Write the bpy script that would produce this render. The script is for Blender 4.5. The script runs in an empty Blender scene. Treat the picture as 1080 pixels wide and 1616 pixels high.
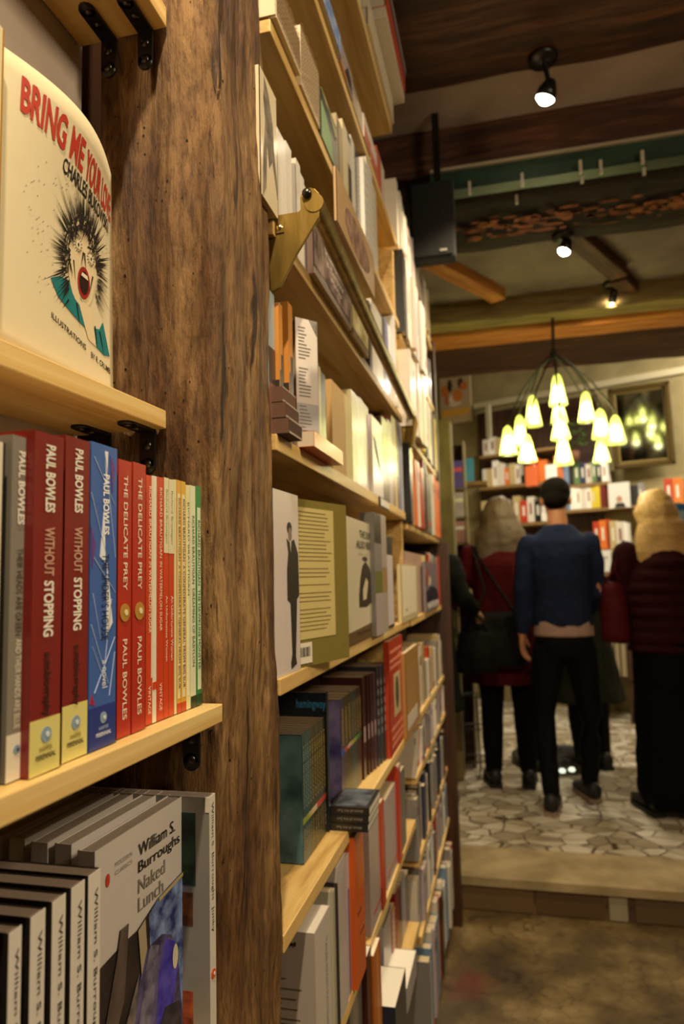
import bpy, bmesh, math, random
from mathutils import Vector, Matrix, noise
random.seed(7)
S = bpy.context.scene
COL = S.collection
PI = math.pi

# ------------------------------------------------------------------ camera
F = 1077.0
YAW, PITCH, ROLL = math.radians(13.3), math.radians(5.5), math.radians(1.4)
CAM = Vector((0, 0, 1.42))
fwd = Vector((-math.sin(YAW)*math.cos(PITCH), math.cos(YAW)*math.cos(PITCH), math.sin(PITCH)))
r0 = Vector((math.cos(YAW), math.sin(YAW), 0)); u0 = r0.cross(fwd)
RT = math.cos(ROLL)*r0 - math.sin(ROLL)*u0
UP = math.sin(ROLL)*r0 + math.cos(ROLL)*u0
cd = bpy.data.cameras.new('camera'); cam = bpy.data.objects.new('camera', cd); COL.objects.link(cam)
M3 = Matrix((RT, UP, -fwd)).transposed()
cam.matrix_world = Matrix.Translation(CAM) @ M3.to_4x4()
cd.sensor_fit = 'VERTICAL'; cd.sensor_height = 36; cd.sensor_width = 24; cd.lens = F/1616*36
cd.clip_start = 0.02
cd.dof.use_dof = True; cd.dof.focus_distance = 0.62; cd.dof.aperture_fstop = 6.3
S.camera = cam
# ------------------------------------------------------------------ world, exposure
S.view_settings.view_transform = 'Standard'; S.view_settings.look = 'None'
S.view_settings.gamma = 1; S.view_settings.use_curve_mapping = False
S.view_settings.exposure = 0.08
w = bpy.data.worlds.new('world'); S.world = w; w.use_nodes = True
w.node_tree.nodes['Background'].inputs[0].default_value = (1.0, 0.78, 0.5, 1)
w.node_tree.nodes['Background'].inputs[1].default_value = 0.05
S.cycles.max_bounces = 6; S.cycles.diffuse_bounces = 3; S.cycles.glossy_bounces = 3
S.cycles.use_denoising = True
S.cycles.sample_clamp_indirect = 4

WARM = (1.0, 0.80, 0.53)
def light(name, kind, loc, energy, color=WARM, target=None, size=.1, spot=None, blend=.5, sizey=None):
    d = bpy.data.lights.new(name, kind); d.energy = energy; d.color = color
    if kind == 'AREA':
        d.size = size
        if sizey: d.shape = 'RECTANGLE'; d.size_y = sizey
    else: d.shadow_soft_size = size
    if spot: d.spot_size = math.radians(spot); d.spot_blend = blend
    o = bpy.data.objects.new(name, d); COL.objects.link(o); o.location = loc
    if target is not None:
        o.rotation_euler = (Vector(target)-Vector(loc)).to_track_quat('-Z', 'Y').to_euler()
    return o
# ceiling lamp of the shop, above and behind the camera
light('ceiling_lamp_light', 'SPOT', (.0, -.15, 2.95), 104, target=(-.30, .60, 1.4), size=.03, spot=110)
light('ceiling_glow_light', 'AREA', (1.5, .3, 2.60), 25, target=(-.4, .8, 1.2), size=.5)  # fill added from the aisle side, not a lamp of the shop
# area lights added to brighten the rear wall and floor, no fitting of their own
light('rear_room_light', 'AREA', (2.2, 5.4, 3.2), 66, color=(1, .90, .70), target=(.5, 6.8, 1.7), size=.6)
light('rear_floor_light', 'AREA', (.3, 5.5, 3.05), 44, color=(1, .88, .66), target=(.35, 5.3, 0), size=.5)

# ------------------------------------------------------------------ helpers
def ray(px, py): return fwd + RT*((px-540)/F) - UP*((py-808)/F)
def onX(px, py, X): r = ray(px, py); return CAM + r*((X-CAM.x)/r.x)
def onY(px, py, Y): r = ray(px, py); return CAM + r*((Y-CAM.y)/r.y)
def onZ(px, py, Z): r = ray(px, py); return CAM + r*((Z-CAM.z)/r.z)
def lin(c):
    return c/12.92 if c <= .04045 else ((c+.055)/1.055)**2.4
def rgb(h):
    if isinstance(h, tuple): return h
    h = h.lstrip('#'); return tuple(lin(int(h[i:i+2], 16)/255) for i in (0, 2, 4))
_m = {}
def nodes_of(m): return m.node_tree.nodes, m.node_tree.links
def mat(color, rough=.5, metal=0, emit=0, var=.06, scale=60, bump=0.0, coat=0):
    """plain procedural material with a faint mottling of its own"""
    key = (color, rough, metal, emit, var, scale, bump, coat)
    if key in _m: return _m[key]
    m = bpy.data.materials.new('surface'); m.use_nodes = True
    n, l = nodes_of(m); b = n['Principled BSDF']; c = rgb(color)
    b.inputs['Roughness'].default_value = rough; b.inputs['Metallic'].default_value = metal
    if coat: b.inputs['Coat Weight'].default_value = coat; b.inputs['Coat Roughness'].default_value = .15
    if emit:
        b.inputs['Emission Color'].default_value = (*c, 1); b.inputs['Emission Strength'].default_value = emit
    if var:
        tc = n.new('ShaderNodeTexCoord'); nz = n.new('ShaderNodeTexNoise'); nz.inputs['Scale'].default_value = scale
        nz.inputs['Detail'].default_value = 3
        l.new(tc.outputs['Object'], nz.inputs['Vector'])
        mx = n.new('ShaderNodeMixRGB'); mx.inputs[1].default_value = (*[x*(1-var) for x in c], 1)
        mx.inputs[2].default_value = (*[min(1, x*(1+var)+.002) for x in c], 1)
        l.new(nz.outputs['Fac'], mx.inputs[0]); l.new(mx.outputs[0], b.inputs['Base Color'])
        if bump:
            bp = n.new('ShaderNodeBump'); bp.inputs['Strength'].default_value = bump; bp.inputs['Distance'].default_value = .004
            l.new(nz.outputs['Fac'], bp.inputs['Height']); l.new(bp.outputs[0], b.inputs['Normal'])
    else: b.inputs['Base Color'].default_value = (*c, 1)
    _m[key] = m; return m
def ramp(n, stops):
    r = n.new('ShaderNodeValToRGB'); e = r.color_ramp.elements
    e[0].position = stops[0][0]; e[0].color = (*rgb(stops[0][1]), 1)
    e[1].position = stops[1][0]; e[1].color = (*rgb(stops[1][1]), 1)
    for p, c in stops[2:]:
        x = e.new(p); x.color = (*rgb(c), 1)
    return r
def wood(name, stops, sc, rough=.55, bump=.25, dist=.002, knots=None, cracks=False):
    """long-grained wood: noise stretched by the mapping scale sc"""
    m = bpy.data.materials.new(name); m.use_nodes = True
    n, l = nodes_of(m); b = n['Principled BSDF']; b.inputs['Roughness'].default_value = rough
    tc = n.new('ShaderNodeTexCoord'); mp = n.new('ShaderNodeMapping'); mp.inputs['Scale'].default_value = sc
    l.new(tc.outputs['Object'], mp.inputs['Vector'])
    a = n.new('ShaderNodeTexNoise'); a.inputs['Scale'].default_value = 1; a.inputs['Detail'].default_value = 8
    a.inputs['Roughness'].default_value = .62; a.inputs['Distortion'].default_value = .5
    l.new(mp.outputs[0], a.inputs['Vector'])
    r = ramp(n, stops); l.new(a.outputs['Fac'], r.inputs[0])
    out = r.outputs[0]
    h = a.outputs['Fac']
    if knots:
        v = n.new('ShaderNodeTexVoronoi'); v.inputs['Scale'].default_value = knots[0]
        l.new(tc.outputs['Object'], v.inputs['Vector'])
        kr = ramp(n, [(0, '#000000'), (knots[1], '#ffffff')]); l.new(v.outputs['Distance'], kr.inputs[0])
        mx = n.new('ShaderNodeMixRGB'); mx.blend_type = 'MIX'; mx.inputs[1].default_value = (*rgb(knots[2]), 1)
        l.new(kr.outputs[0], mx.inputs[0]); l.new(out, mx.inputs[2]); out = mx.outputs[0]
    if cracks:
        mp2 = n.new('ShaderNodeMapping'); mp2.inputs['Scale'].default_value = (48, 48, 3.4)
        l.new(tc.outputs['Object'], mp2.inputs['Vector'])
        c2 = n.new('ShaderNodeTexNoise'); c2.inputs['Scale'].default_value = 1; c2.inputs['Detail'].default_value = 5; c2.inputs['Distortion'].default_value = 1.2
        l.new(mp2.outputs[0], c2.inputs['Vector'])
        cr = ramp(n, [(.30, '#4a2c14'), (.37, '#ffffff')]); l.new(c2.outputs['Fac'], cr.inputs[0])
        mx = n.new('ShaderNodeMixRGB'); mx.blend_type = 'MULTIPLY'; mx.inputs[0].default_value = .9
        l.new(out, mx.inputs[1]); l.new(cr.outputs[0], mx.inputs[2]); out = mx.outputs[0]
        big = n.new('ShaderNodeTexNoise'); big.inputs['Scale'].default_value = 9; big.inputs['Detail'].default_value = 6
        mp3 = n.new('ShaderNodeMapping'); mp3.inputs['Scale'].default_value = (1.6, 1.6, .45)
        l.new(tc.outputs['Object'], mp3.inputs['Vector']); l.new(mp3.outputs[0], big.inputs['Vector'])
        br = ramp(n, [(.38, '#8a6a48'), (.62, '#ffffff')]); l.new(big.outputs['Fac'], br.inputs[0])
        m2 = n.new('ShaderNodeMixRGB'); m2.blend_type = 'MULTIPLY'; m2.inputs[0].default_value = .8
        l.new(out, m2.inputs[1]); l.new(br.outputs[0], m2.inputs[2]); out = m2.outputs[0]
        ad = n.new('ShaderNodeMath'); ad.operation = 'ADD'; l.new(h, ad.inputs[0]); l.new(c2.outputs['Fac'], ad.inputs[1]); h = ad.outputs[0]
        mp5 = n.new('ShaderNodeMapping'); mp5.inputs['Scale'].default_value = (150, 150, 34); l.new(tc.outputs['Object'], mp5.inputs['Vector'])
        fn = n.new('ShaderNodeTexNoise'); fn.inputs['Scale'].default_value = 1; fn.inputs['Detail'].default_value = 7; fn.inputs['Roughness'].default_value = .7; l.new(mp5.outputs[0], fn.inputs['Vector'])
        fm = n.new('ShaderNodeMath'); fm.operation = 'MULTIPLY_ADD'; fm.inputs[1].default_value = .55; l.new(fn.outputs['Fac'], fm.inputs[0]); l.new(h, fm.inputs[2]); h = fm.outputs[0]
        fr_ = ramp(n, [(.36, '#7a5a38'), (.55, '#ffffff')]); l.new(fn.outputs['Fac'], fr_.inputs[0])
        m3 = n.new('ShaderNodeMixRGB'); m3.blend_type = 'MULTIPLY'; m3.inputs[0].default_value = .75; l.new(out, m3.inputs[1]); l.new(fr_.outputs[0], m3.inputs[2]); out = m3.outputs[0]
    l.new(out, b.inputs['Base Color'])
    bp = n.new('ShaderNodeBump'); bp.inputs['Strength'].default_value = bump; bp.inputs['Distance'].default_value = dist
    l.new(h, bp.inputs['Height']); l.new(bp.outputs[0], b.inputs['Normal'])
    return m
PINE = wood('pine', [(.3, '#b98a45'), (.5, '#e0bb74'), (.7, '#efd291')], (38, 2.2, 60), rough=.42, bump=.12, knots=(7, .055, '#7a4a1c'))
OAK = wood('old_oak', [(.30, '#76542e'), (.45, '#9a7444'), (.60, '#b28c58'), (.75, '#caaa74')], (30, 30, 5.5), rough=.66, bump=1.0, dist=.007, cracks=True)
BEAM = wood('dark_beam', [(.30, '#1c0d06'), (.5, '#4a2814'), (.72, '#74482a')], (3, 30, 30), rough=.75, bump=.6, dist=.01)
RAFT = wood('olive_beam', [(.30, '#55481f'), (.5, '#857040'), (.72, '#a08a52')], (3, 25, 25), rough=.7, bump=.4, dist=.008)
ORNG = wood('orange_beam', [(.30, '#8a4c16'), (.5, '#b8702c'), (.72, '#cf8c44')], (3, 25, 25), rough=.6, bump=.3, dist=.006)
DARKWOOD = wood('dark_wood', [(.3, '#24130a'), (.6, '#4a2c18')], (25, 25, 3), rough=.6)

class MB:
    def __init__(s): s.v = []; s.f = []; s.mi = []; s.mats = []; s.sm = []
    def slot(s, m):
        if m not in s.mats: s.mats.append(m)
        return s.mats.index(m)
    def add(s, vs, fs, m, smooth=False):
        b = len(s.v); s.v += [tuple(x) for x in vs]; k = s.slot(m)
        for f in fs: s.f.append([b+i for i in f]); s.mi.append(k); s.sm.append(smooth)
    def box(s, a, b, m, T=None):
        x0, y0, z0 = a; x1, y1, z1 = b
        vs = [Vector(p) for p in [(x0,y0,z0),(x1,y0,z0),(x1,y1,z0),(x0,y1,z0),(x0,y0,z1),(x1,y0,z1),(x1,y1,z1),(x0,y1,z1)]]
        if T: vs = [T @ p for p in vs]
        s.add(vs, [(0,3,2,1),(4,5,6,7),(0,1,5,4),(1,2,6,5),(2,3,7,6),(3,0,4,7)], m); return s
    def quad(s, pts, m): s.add(pts, [tuple(range(len(pts)))], m); return s
    def prism(s, pts, d, m):
        """polygon pts (3D, planar) extruded by vector d"""
        n = len(pts); d = Vector(d); a = [Vector(p) for p in pts]; b = [p+d for p in a]
        s.add(a+b, [tuple(range(n))[::-1], tuple(range(n, 2*n))]+[(i, (i+1) % n, n+(i+1) % n, n+i) for i in range(n)], m); return s
    def tube(s, path, rad, m, k=10, cap=True, smooth=True):
        path = [Vector(p) for p in path]; rings = []
        for i, p in enumerate(path):
            t = (path[min(i+1, len(path)-1)]-path[max(i-1, 0)]).normalized()
            a = t.cross(Vector((0, 0, 1)) if abs(t.z) < .95 else Vector((1, 0, 0))).normalized(); b = t.cross(a)
            r = rad[i] if isinstance(rad, (list, tuple)) else rad
            rings.append([p+(a*math.cos(2*PI*j/k)+b*math.sin(2*PI*j/k))*r for j in range(k)])
        vs = [q for r in rings for q in r]; fs = []
        for i in range(len(rings)-1):
            for j in range(k): fs.append((i*k+j, i*k+(j+1) % k, (i+1)*k+(j+1) % k, (i+1)*k+j))
        s.add(vs, fs, m, smooth)
        if cap: s.add(rings[0]+rings[-1], [tuple(range(k))[::-1], tuple(range(k, 2*k))], m)
        return s
    def lathe(s, c, prof, m, k=20, ax=(0, 0, 1), smooth=True):
        """prof = [(radius, height along ax)]"""
        ax = Vector(ax).normalized(); a = ax.cross(Vector((0, 1, 0)) if abs(ax.y) < .9 else Vector((1, 0, 0))).normalized(); b = ax.cross(a); c = Vector(c)
        vs = [c+ax*h+(a*math.cos(2*PI*j/k)+b*math.sin(2*PI*j/k))*max(r, 1e-5) for r, h in prof for j in range(k)]
        fs = [(i*k+j, i*k+(j+1) % k, (i+1)*k+(j+1) % k, (i+1)*k+j) for i in range(len(prof)-1) for j in range(k)]
        s.add(vs, fs, m, smooth); return s
    def build(s, name, parent=None, loc=None, M=None, bevel=0, recalc=True):
        me = bpy.data.meshes.new(name); me.from_pydata(s.v, [], s.f)
        for m in s.mats: me.materials.append(m)
        me.polygons.foreach_set('material_index', s.mi); me.polygons.foreach_set('use_smooth', s.sm)
        if recalc:
            bm = bmesh.new(); bm.from_mesh(me); bmesh.ops.recalc_face_normals(bm, faces=bm.faces); bm.to_mesh(me); bm.free()
        me.update()
        o = bpy.data.objects.new(name, me); COL.objects.link(o)
        if parent: o.parent = parent
        if loc is not None: o.location = loc
        if M is not None: o.matrix_basis = M
        if bevel:
            b = o.modifiers.new('bevel', 'BEVEL'); b.width = bevel; b.segments = 2; b.limit_method = 'ANGLE'
        return o
LABELS = {}
def tag(o, label, cat, group=None, kind=None):
    o['label'] = label; o['category'] = cat
    if group: o['group'] = group
    if kind: o['kind'] = kind
    LABELS.setdefault(label, []).append(o.name)
    return o
def empty(name, loc=(0, 0, 0), M=None):
    o = bpy.data.objects.new(name, None); COL.objects.link(o); o.empty_display_size = .05
    if M is not None: o.matrix_basis = M
    else: o.location = loc
    return o
def struct(o, label=None):
    o['kind'] = 'structure'
    if label: o['label'] = label; o['category'] = o.name.split('_')[0]
    return o
_t = {}
def text_data(s, bold=0, space=1.0):
    k = (s, bold, space)
    if k in _t: return _t[k]
    c = bpy.data.curves.new('t', 'FONT'); c.body = s; c.resolution_u = 3; c.offset = bold; c.space_character = space
    o = bpy.data.objects.new('t', c); COL.objects.link(o)
    me = bpy.data.meshes.new_from_object(o)
    vs = [v.co.copy() for v in me.vertices]; fs = [tuple(p.vertices) for p in me.polygons]
    bpy.data.objects.remove(o); bpy.data.curves.remove(c); bpy.data.meshes.remove(me)
    x0 = min(v.x for v in vs); x1 = max(v.x for v in vs); y0 = min(v.y for v in vs); y1 = max(v.y for v in vs)
    r = ([((v.x-x0)/(x1-x0), (v.y-y0)/(y1-y0)) for v in vs], fs); _t[k] = r; return r
def lettering(s, o, d, u, length, height, m, name='lettering', parent=None, bold=0.01, space=1.0, mb=None, off=.0004):
    """text box with lower-left corner o, reading direction d, letters' up direction u (local coordinates)"""
    o, d, u = Vector(o), Vector(d).normalized(), Vector(u).normalized(); n = d.cross(u)
    vs, fs = text_data(s, bold, space)
    own = mb is None
    if own: mb = MB()
    mb.add([o+d*(x*length)+u*(y*height)+n*off for x, y in vs], fs, m)
    return mb.build(name, parent, recalc=False) if own else mb
YP, ZP = (0, 1, 0), (0, 0, 1)
def ink(c): return mat(c, .6, var=0)

# ------------------------------------------------------------------ books
def book(X, y0, z0, wd, h, d, color, label, group=None, pages='#cdbb98', name='paperback_book', bands=(), texts=(), rough=.38,
         yaw=0, lean=0, lie=False, inset=0.0, side=None, M=None, coat=.25, cat='book'):
    """local frame: spine plane x=0 facing +X, thickness 0..wd along +Y, height 0..h along +Z, fore edge at x=-d.
    bands: (z0, z1, colour[, y0, y1]) fractions on the spine; texts: (string, z_top, z_bottom, ycentre, size, colour[, bold]) fractions read downwards"""
    m = mat(color, rough, coat=coat, var=.05, scale=90)
    t = .0007 if name == 'paperback_book' else .0022
    b = MB()
    b.box((-t, 0, 0), (0, wd, h), m); b.box((-d, 0, 0), (-t, t, h), m); b.box((-d, wd-t, 0), (-t, wd, h), m)
    e = .0003
    for q in bands:
        a0, a1, c = q[:3]; ya, yb = (q[3], q[4]) if len(q) > 3 else (0, 1)
        b.box((0, ya*wd, a0*h), (e, yb*wd, a1*h), mat(c, rough, coat=coat, var=.04))
    if side:
        b2 = side(b, wd, h, d)
    if M is None:
        M = Matrix.Translation((X, y0, z0)) @ Matrix.Rotation(yaw, 4, 'Z') @ Matrix.Rotation(lean, 4, 'X')
        if lie: M = Matrix.Translation((X, y0, z0)) @ Matrix.Rotation(yaw, 4, 'Z') @ Matrix(((1,0,0,0),(0,0,1,0),(0,-1,0,wd),(0,0,0,1)))
    o = b.build(name, M=M)
    tag(o, label, cat, group)
    p = MB(); i = .001 if name == 'paperback_book' else .004
    p.box((-d+i, t, 0 if i < .002 else i), (-t, wd-t, h-i*.8), mat(pages, .8, var=.10, scale=400)); p.build('page_block', o)
    for q in texts:
        s, ztop, zbot, yc, sz, c = q[:6]; bold = q[6] if len(q) > 6 else .01
        hh = sz*wd
        lettering(s, (e, yc*wd-hh/2, ztop*h), (0, 0, -1), YP, (ztop-zbot)*h, hh, ink(c), 'spine_lettering', o, bold)
    return o
ORD = ['first', 'second', 'third', 'fourth', 'fifth', 'sixth', 'seventh', 'eighth', 'ninth', 'tenth', 'eleventh', 'twelfth', 'thirteenth', 'fourteenth', 'fifteenth', 'sixteenth', 'seventeenth', 'eighteenth', 'nineteenth', 'twentieth', 'twenty-first', 'twenty-second', 'twenty-third', 'twenty-fourth', 'twenty-fifth', 'twenty-sixth', 'twenty-seventh', 'twenty-eighth', 'twenty-ninth', 'thirtieth']
def row(z, X, items, shelf, group, start=0, d=.125):
    """items: (x left px, x right px, y top px, colour, look, options)"""
    last = -9
    for k, it in enumerate(items):
        xl, xr, yt, c, look = it[:5]; op = dict(it[5]) if len(it) > 5 else {}
        Xs = op.pop('X', X); dd = op.pop('d', d); zz = op.pop('z', z)
        ym = 700 if z > 1.42 else 1200
        yb = op.pop('yb', None)
        def Yat(px):
            # pixel column px meets the spine plane at the row's own height
            y = 905.0
            for _ in range(12):
                p = onX(px, y, Xs); y += (p.z-(z+.1))*F/(p-CAM).dot(fwd)
            return onX(px, y, Xs)
        a, b_ = Yat(xl), Yat(xr)
        top = onX((xl+xr)/2, yt, Xs).z if yt is not None else zz+.2
        h = max(.05, top-zz)
        ya0 = max(a.y, last); last = max(b_.y, ya0+.003)
        lab = f"{look}, {ORD[k+start]} from left {shelf}"
        book(Xs, ya0+.0003, zz, last-ya0-.0006, h, dd, c, lab, group, **op)

# ------------------------------------------------------------------ setting
def plaster(name, c1, c2, sc=3, bump=.3):
    m = bpy.data.materials.new(name); m.use_nodes = True; n, l = nodes_of(m); b = n['Principled BSDF']; b.inputs['Roughness'].default_value = .85
    tc = n.new('ShaderNodeTexCoord'); nz = n.new('ShaderNodeTexNoise'); nz.inputs['Scale'].default_value = sc; nz.inputs['Detail'].default_value = 9
    l.new(tc.outputs['Object'], nz.inputs['Vector']); r = ramp(n, [(.35, c1), (.65, c2)]); l.new(nz.outputs['Fac'], r.inputs[0]); l.new(r.outputs[0], b.inputs['Base Color'])
    bp = n.new('ShaderNodeBump'); bp.inputs['Strength'].default_value = bump; bp.inputs['Distance'].default_value = .01; l.new(nz.outputs['Fac'], bp.inputs['Height']); l.new(bp.outputs[0], b.inputs['Normal'])
    return m
PLASTER = plaster('plaster', '#a8988a', '#cbbcae')
MAUVE = plaster('mauve_plaster', '#6a5a56', '#8c7a74')
OLIVEP = plaster('olive_plaster', '#887a54', '#a09268', 4)
def stone_floor():
    m = bpy.data.materials.new('crazy_paving'); m.use_nodes = True; n, l = nodes_of(m); b = n['Principled BSDF']; b.inputs['Roughness'].default_value = .38
    tc = n.new('ShaderNodeTexCoord'); nz = n.new('ShaderNodeTexNoise'); nz.inputs['Scale'].default_value = 2.5
    l.new(tc.outputs['Object'], nz.inputs['Vector'])
    mix = n.new('ShaderNodeMixRGB'); mix.inputs[0].default_value = .12; l.new(tc.outputs['Object'], mix.inputs[1]); l.new(nz.outputs['Color'], mix.inputs[2])
    mp = n.new('ShaderNodeMapping'); mp.inputs['Scale'].default_value = (1.9, 2.7, 0); l.new(mix.outputs[0], mp.inputs['Vector'])
    v = n.new('ShaderNodeTexVoronoi'); v.feature = 'DISTANCE_TO_EDGE'; l.new(mp.outputs[0], v.inputs['Vector'])
    v2 = n.new('ShaderNodeTexVoronoi'); l.new(mp.outputs[0], v2.inputs['Vector'])
    bw = n.new('ShaderNodeRGBToBW'); l.new(v2.outputs['Color'], bw.inputs[0])
    st = ramp(n, [(.15, '#a0927a'), (.5, '#cdc0a6'), (.85, '#ebe2d0')]); l.new(bw.outputs[0], st.inputs[0])
    n2 = n.new('ShaderNodeTexNoise'); n2.inputs['Scale'].default_value = 6; n2.inputs['Detail'].default_value = 4; l.new(tc.outputs['Object'], n2.inputs['Vector'])
    r2 = ramp(n, [(.30, '#b8a88c'), (.70, '#ffffff')]); l.new(n2.outputs['Fac'], r2.inputs[0])
    mu = n.new('ShaderNodeMixRGB'); mu.blend_type = 'MULTIPLY'; mu.inputs[0].default_value = .6; l.new(st.outputs[0], mu.inputs[1]); l.new(r2.outputs[0], mu.inputs[2])
    er = ramp(n, [(.015, '#000000'), (.04, '#ffffff')]); l.new(v.outputs['Distance'], er.inputs[0])
    mx = n.new('ShaderNodeMixRGB'); mx.inputs[1].default_value = (*rgb('#4a3920'), 1); l.new(er.outputs[0], mx.inputs[0]); l.new(mu.outputs[0], mx.inputs[2])
    l.new(mx.outputs[0], b.inputs['Base Color'])
    bp = n.new('ShaderNodeBump'); bp.inputs['Strength'].default_value = .5; bp.inputs['Distance'].default_value = .008; l.new(er.outputs[0], bp.inputs['Height']); l.new(bp.outputs[0], b.inputs['Normal'])
    return m
def old_floor():
    m = bpy.data.materials.new('worn_floor'); m.use_nodes = True; n, l = nodes_of(m); b = n['Principled BSDF']; b.inputs['Roughness'].default_value = .5
    tc = n.new('ShaderNodeTexCoord'); nz = n.new('ShaderNodeTexNoise'); nz.inputs['Scale'].default_value = 3.2; nz.inputs['Detail'].default_value = 10; nz.inputs['Roughness'].default_value = .65
    l.new(tc.outputs['Object'], nz.inputs['Vector'])
    r = ramp(n, [(.33, '#3e2f1a'), (.48, '#5e4b2c'), (.58, '#7a6640'), (.7, '#9c875e')]); l.new(nz.outputs['Fac'], r.inputs[0])
    # red paint stain
    mp = n.new('ShaderNodeMapping'); mp.inputs['Location'].default_value = (.19*6, -2.55*6, 0); mp.inputs['Scale'].default_value = (6, 6, 0)
    l.new(tc.outputs['Object'], mp.inputs['Vector'])
    g = n.new('ShaderNodeTexGradient'); g.gradient_type = 'SPHERICAL'; l.new(mp.outputs[0], g.inputs[0])
    n3 = n.new('ShaderNodeTexNoise'); n3.inputs['Scale'].default_value = 14; l.new(tc.outputs['Object'], n3.inputs['Vector'])
    mm = n.new('ShaderNodeMath'); mm.operation = 'MULTIPLY'; l.new(g.outputs['Fac'], mm.inputs[0]); l.new(n3.outputs['Fac'], mm.inputs[1])
    rr = ramp(n, [(.16, '#000000'), (.45, '#d0d0d0')]); l.new(mm.outputs[0], rr.inputs[0])
    mx = n.new('ShaderNodeMixRGB'); mx.inputs[2].default_value = (*rgb('#6e2414'), 1); l.new(rr.outputs[0], mx.inputs[0]); l.new(r.outputs[0], mx.inputs[1])
    v = n.new('ShaderNodeTexVoronoi'); v.feature = 'DISTANCE_TO_EDGE'; mp4 = n.new('ShaderNodeMapping'); mp4.inputs['Scale'].default_value = (2.3, 3.0, 0)
    ms = n.new('ShaderNodeMixRGB'); ms.inputs[0].default_value = .25; l.new(tc.outputs['Object'], ms.inputs[1]); l.new(nz.outputs['Color'], ms.inputs[2])
    l.new(ms.outputs[0], mp4.inputs['Vector']); l.new(mp4.outputs[0], v.inputs['Vector'])
    er = ramp(n, [(.006, '#8a7860'), (.02, '#ffffff')]); l.new(v.outputs['Distance'], er.inputs[0])
    mu = n.new('ShaderNodeMixRGB'); mu.blend_type = 'MULTIPLY'; mu.inputs[0].default_value = .75; l.new(mx.outputs[0], mu.inputs[1]); l.new(er.outputs[0], mu.inputs[2])
    l.new(mu.outputs[0], b.inputs['Base Color'])
    bp = n.new('ShaderNodeBump'); bp.inputs['Strength'].default_value = .6; bp.inputs['Distance'].default_value = .02; l.new(nz.outputs['Fac'], bp.inputs['Height']); l.new(bp.outputs[0], b.inputs['Normal'])
    return m
PAVE, OLDF = stone_floor(), old_floor()
ZU = .14
struct(MB().box((-.62, -1.6, -.1), (2.2, 3.10, 0), OLDF).build('floor'), 'worn brown stone floor with a red paint stain beside the bookcase')
struct(MB().box((-1.6, 3.42, -.1), (3.6, 9.2, ZU), PAVE).build('floor'), 'pale crazy paving floor of the rear room')
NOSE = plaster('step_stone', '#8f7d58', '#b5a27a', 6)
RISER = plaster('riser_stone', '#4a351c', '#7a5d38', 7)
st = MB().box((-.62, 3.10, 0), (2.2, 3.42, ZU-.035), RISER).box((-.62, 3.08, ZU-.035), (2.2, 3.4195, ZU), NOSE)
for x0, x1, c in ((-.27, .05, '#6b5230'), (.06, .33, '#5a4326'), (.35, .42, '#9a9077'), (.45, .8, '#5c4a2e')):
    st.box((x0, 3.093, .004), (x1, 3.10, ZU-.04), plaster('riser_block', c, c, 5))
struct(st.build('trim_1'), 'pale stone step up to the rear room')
# walls
struct(MB().box((-.62, -1.6, 0), (-.414, .598, 3.3), PLASTER).box((-.62, .598, 0), (-.465, 3.12, 3.3), DARKWOOD).build('wall_left'), 'plaster wall behind the bookcase')
struct(MB().box((2.2, -1.6, 0), (2.35, 3.12, 3.3), OLIVEP).build('wall_right'))
struct(MB().box((-.62, -1.75, 0), (2.35, -1.6, 3.3), OLIVEP).build('wall_back'))
struct(MB().box((-1.75, 3.1, 0), (-1.6, 9.3, 4.2), OLIVEP).build('wall_rear_left'))
struct(MB().box((3.2, 3.1, 0), (3.35, 9.3, 4.2), OLIVEP).build('wall_rear_right'))
struct(MB().box((-1.6, 3.12, 0), (-.36, 3.24, 3.5), OLIVEP).build('wall_partition'))
struct(MB().box((2.2, 3.12, 0), (3.2, 3.24, 3.5), OLIVEP).build('wall_partition_right'))
# pilaster at the opening
cx0, cx1 = onY(694, 800, 4.45).x, onY(716, 800, 4.45).x
struct(MB().box((cx0-.5, 4.45, ZU), (cx1, 4.62, 2.44), plaster('pilaster', '#6a5c38', '#8a7a4e', 5)).build('trim_2', bevel=.01), 'olive plaster pilaster beyond the end of the bookcase')
# ceilings
struct(MB().box((-.62, -1.6, 3.126), (2.2, 3.05, 3.3), PLASTER).build('ceiling'), 'rough plaster ceiling between the dark beams')
struct(MB().box((-1.6, 3.035, 2.96), (3.2, 4.28, 3.3), MAUVE).box((-1.6, 4.28, 3.80), (3.2, 9.3, 3.95), MAUVE).box((-1.6, 4.28, 3.2), (3.2, 4.38, 3.9), OLIVEP).build('ceiling'), 'plaster ceiling of the rear room')

def hewn(x0, x1, y0, y1, z0, z1, m, amp=.012, nx=60, seed=0, taper=None):
    """rough squared timber along X"""
    b = MB(); ny = 5
    prof = []
    for i in range(ny): prof.append((y0+(y1-y0)*i/ny, z0))
    for i in range(ny): prof.append((y1, z0+(z1-z0)*i/ny))
    for i in range(ny): prof.append((y1-(y1-y0)*i/ny, z1))
    for i in range(ny): prof.append((y0, z1-(z1-z0)*i/ny))
    vs = []; k = len(prof)
    for i in range(nx+1):
        x = x0+(x1-x0)*i/nx
        for y, z in prof:
            q = Vector((x*4+seed, y*14, z*14)); dn = noise.noise_vector(q)
            vs.append((x, y+dn.y*amp, z+dn.z*amp))
    fs = [(i*k+j, i*k+(j+1) % k, (i+1)*k+(j+1) % k, (i+1)*k+j) for i in range(nx) for j in range(k)]
    fs += [tuple(range(k)), tuple(range(nx*k, nx*k+k))]
    b.add(vs, fs, m, True)
    return b
hb = hewn(-.6, 2.2, 1.42, 2.20, 3.07, 3.16, BEAM, .014, seed=3)
struct(tag(hb.build('ceiling_beam'), 'dark rough timber beam above the nearest spotlight', 'beam'))
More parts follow.
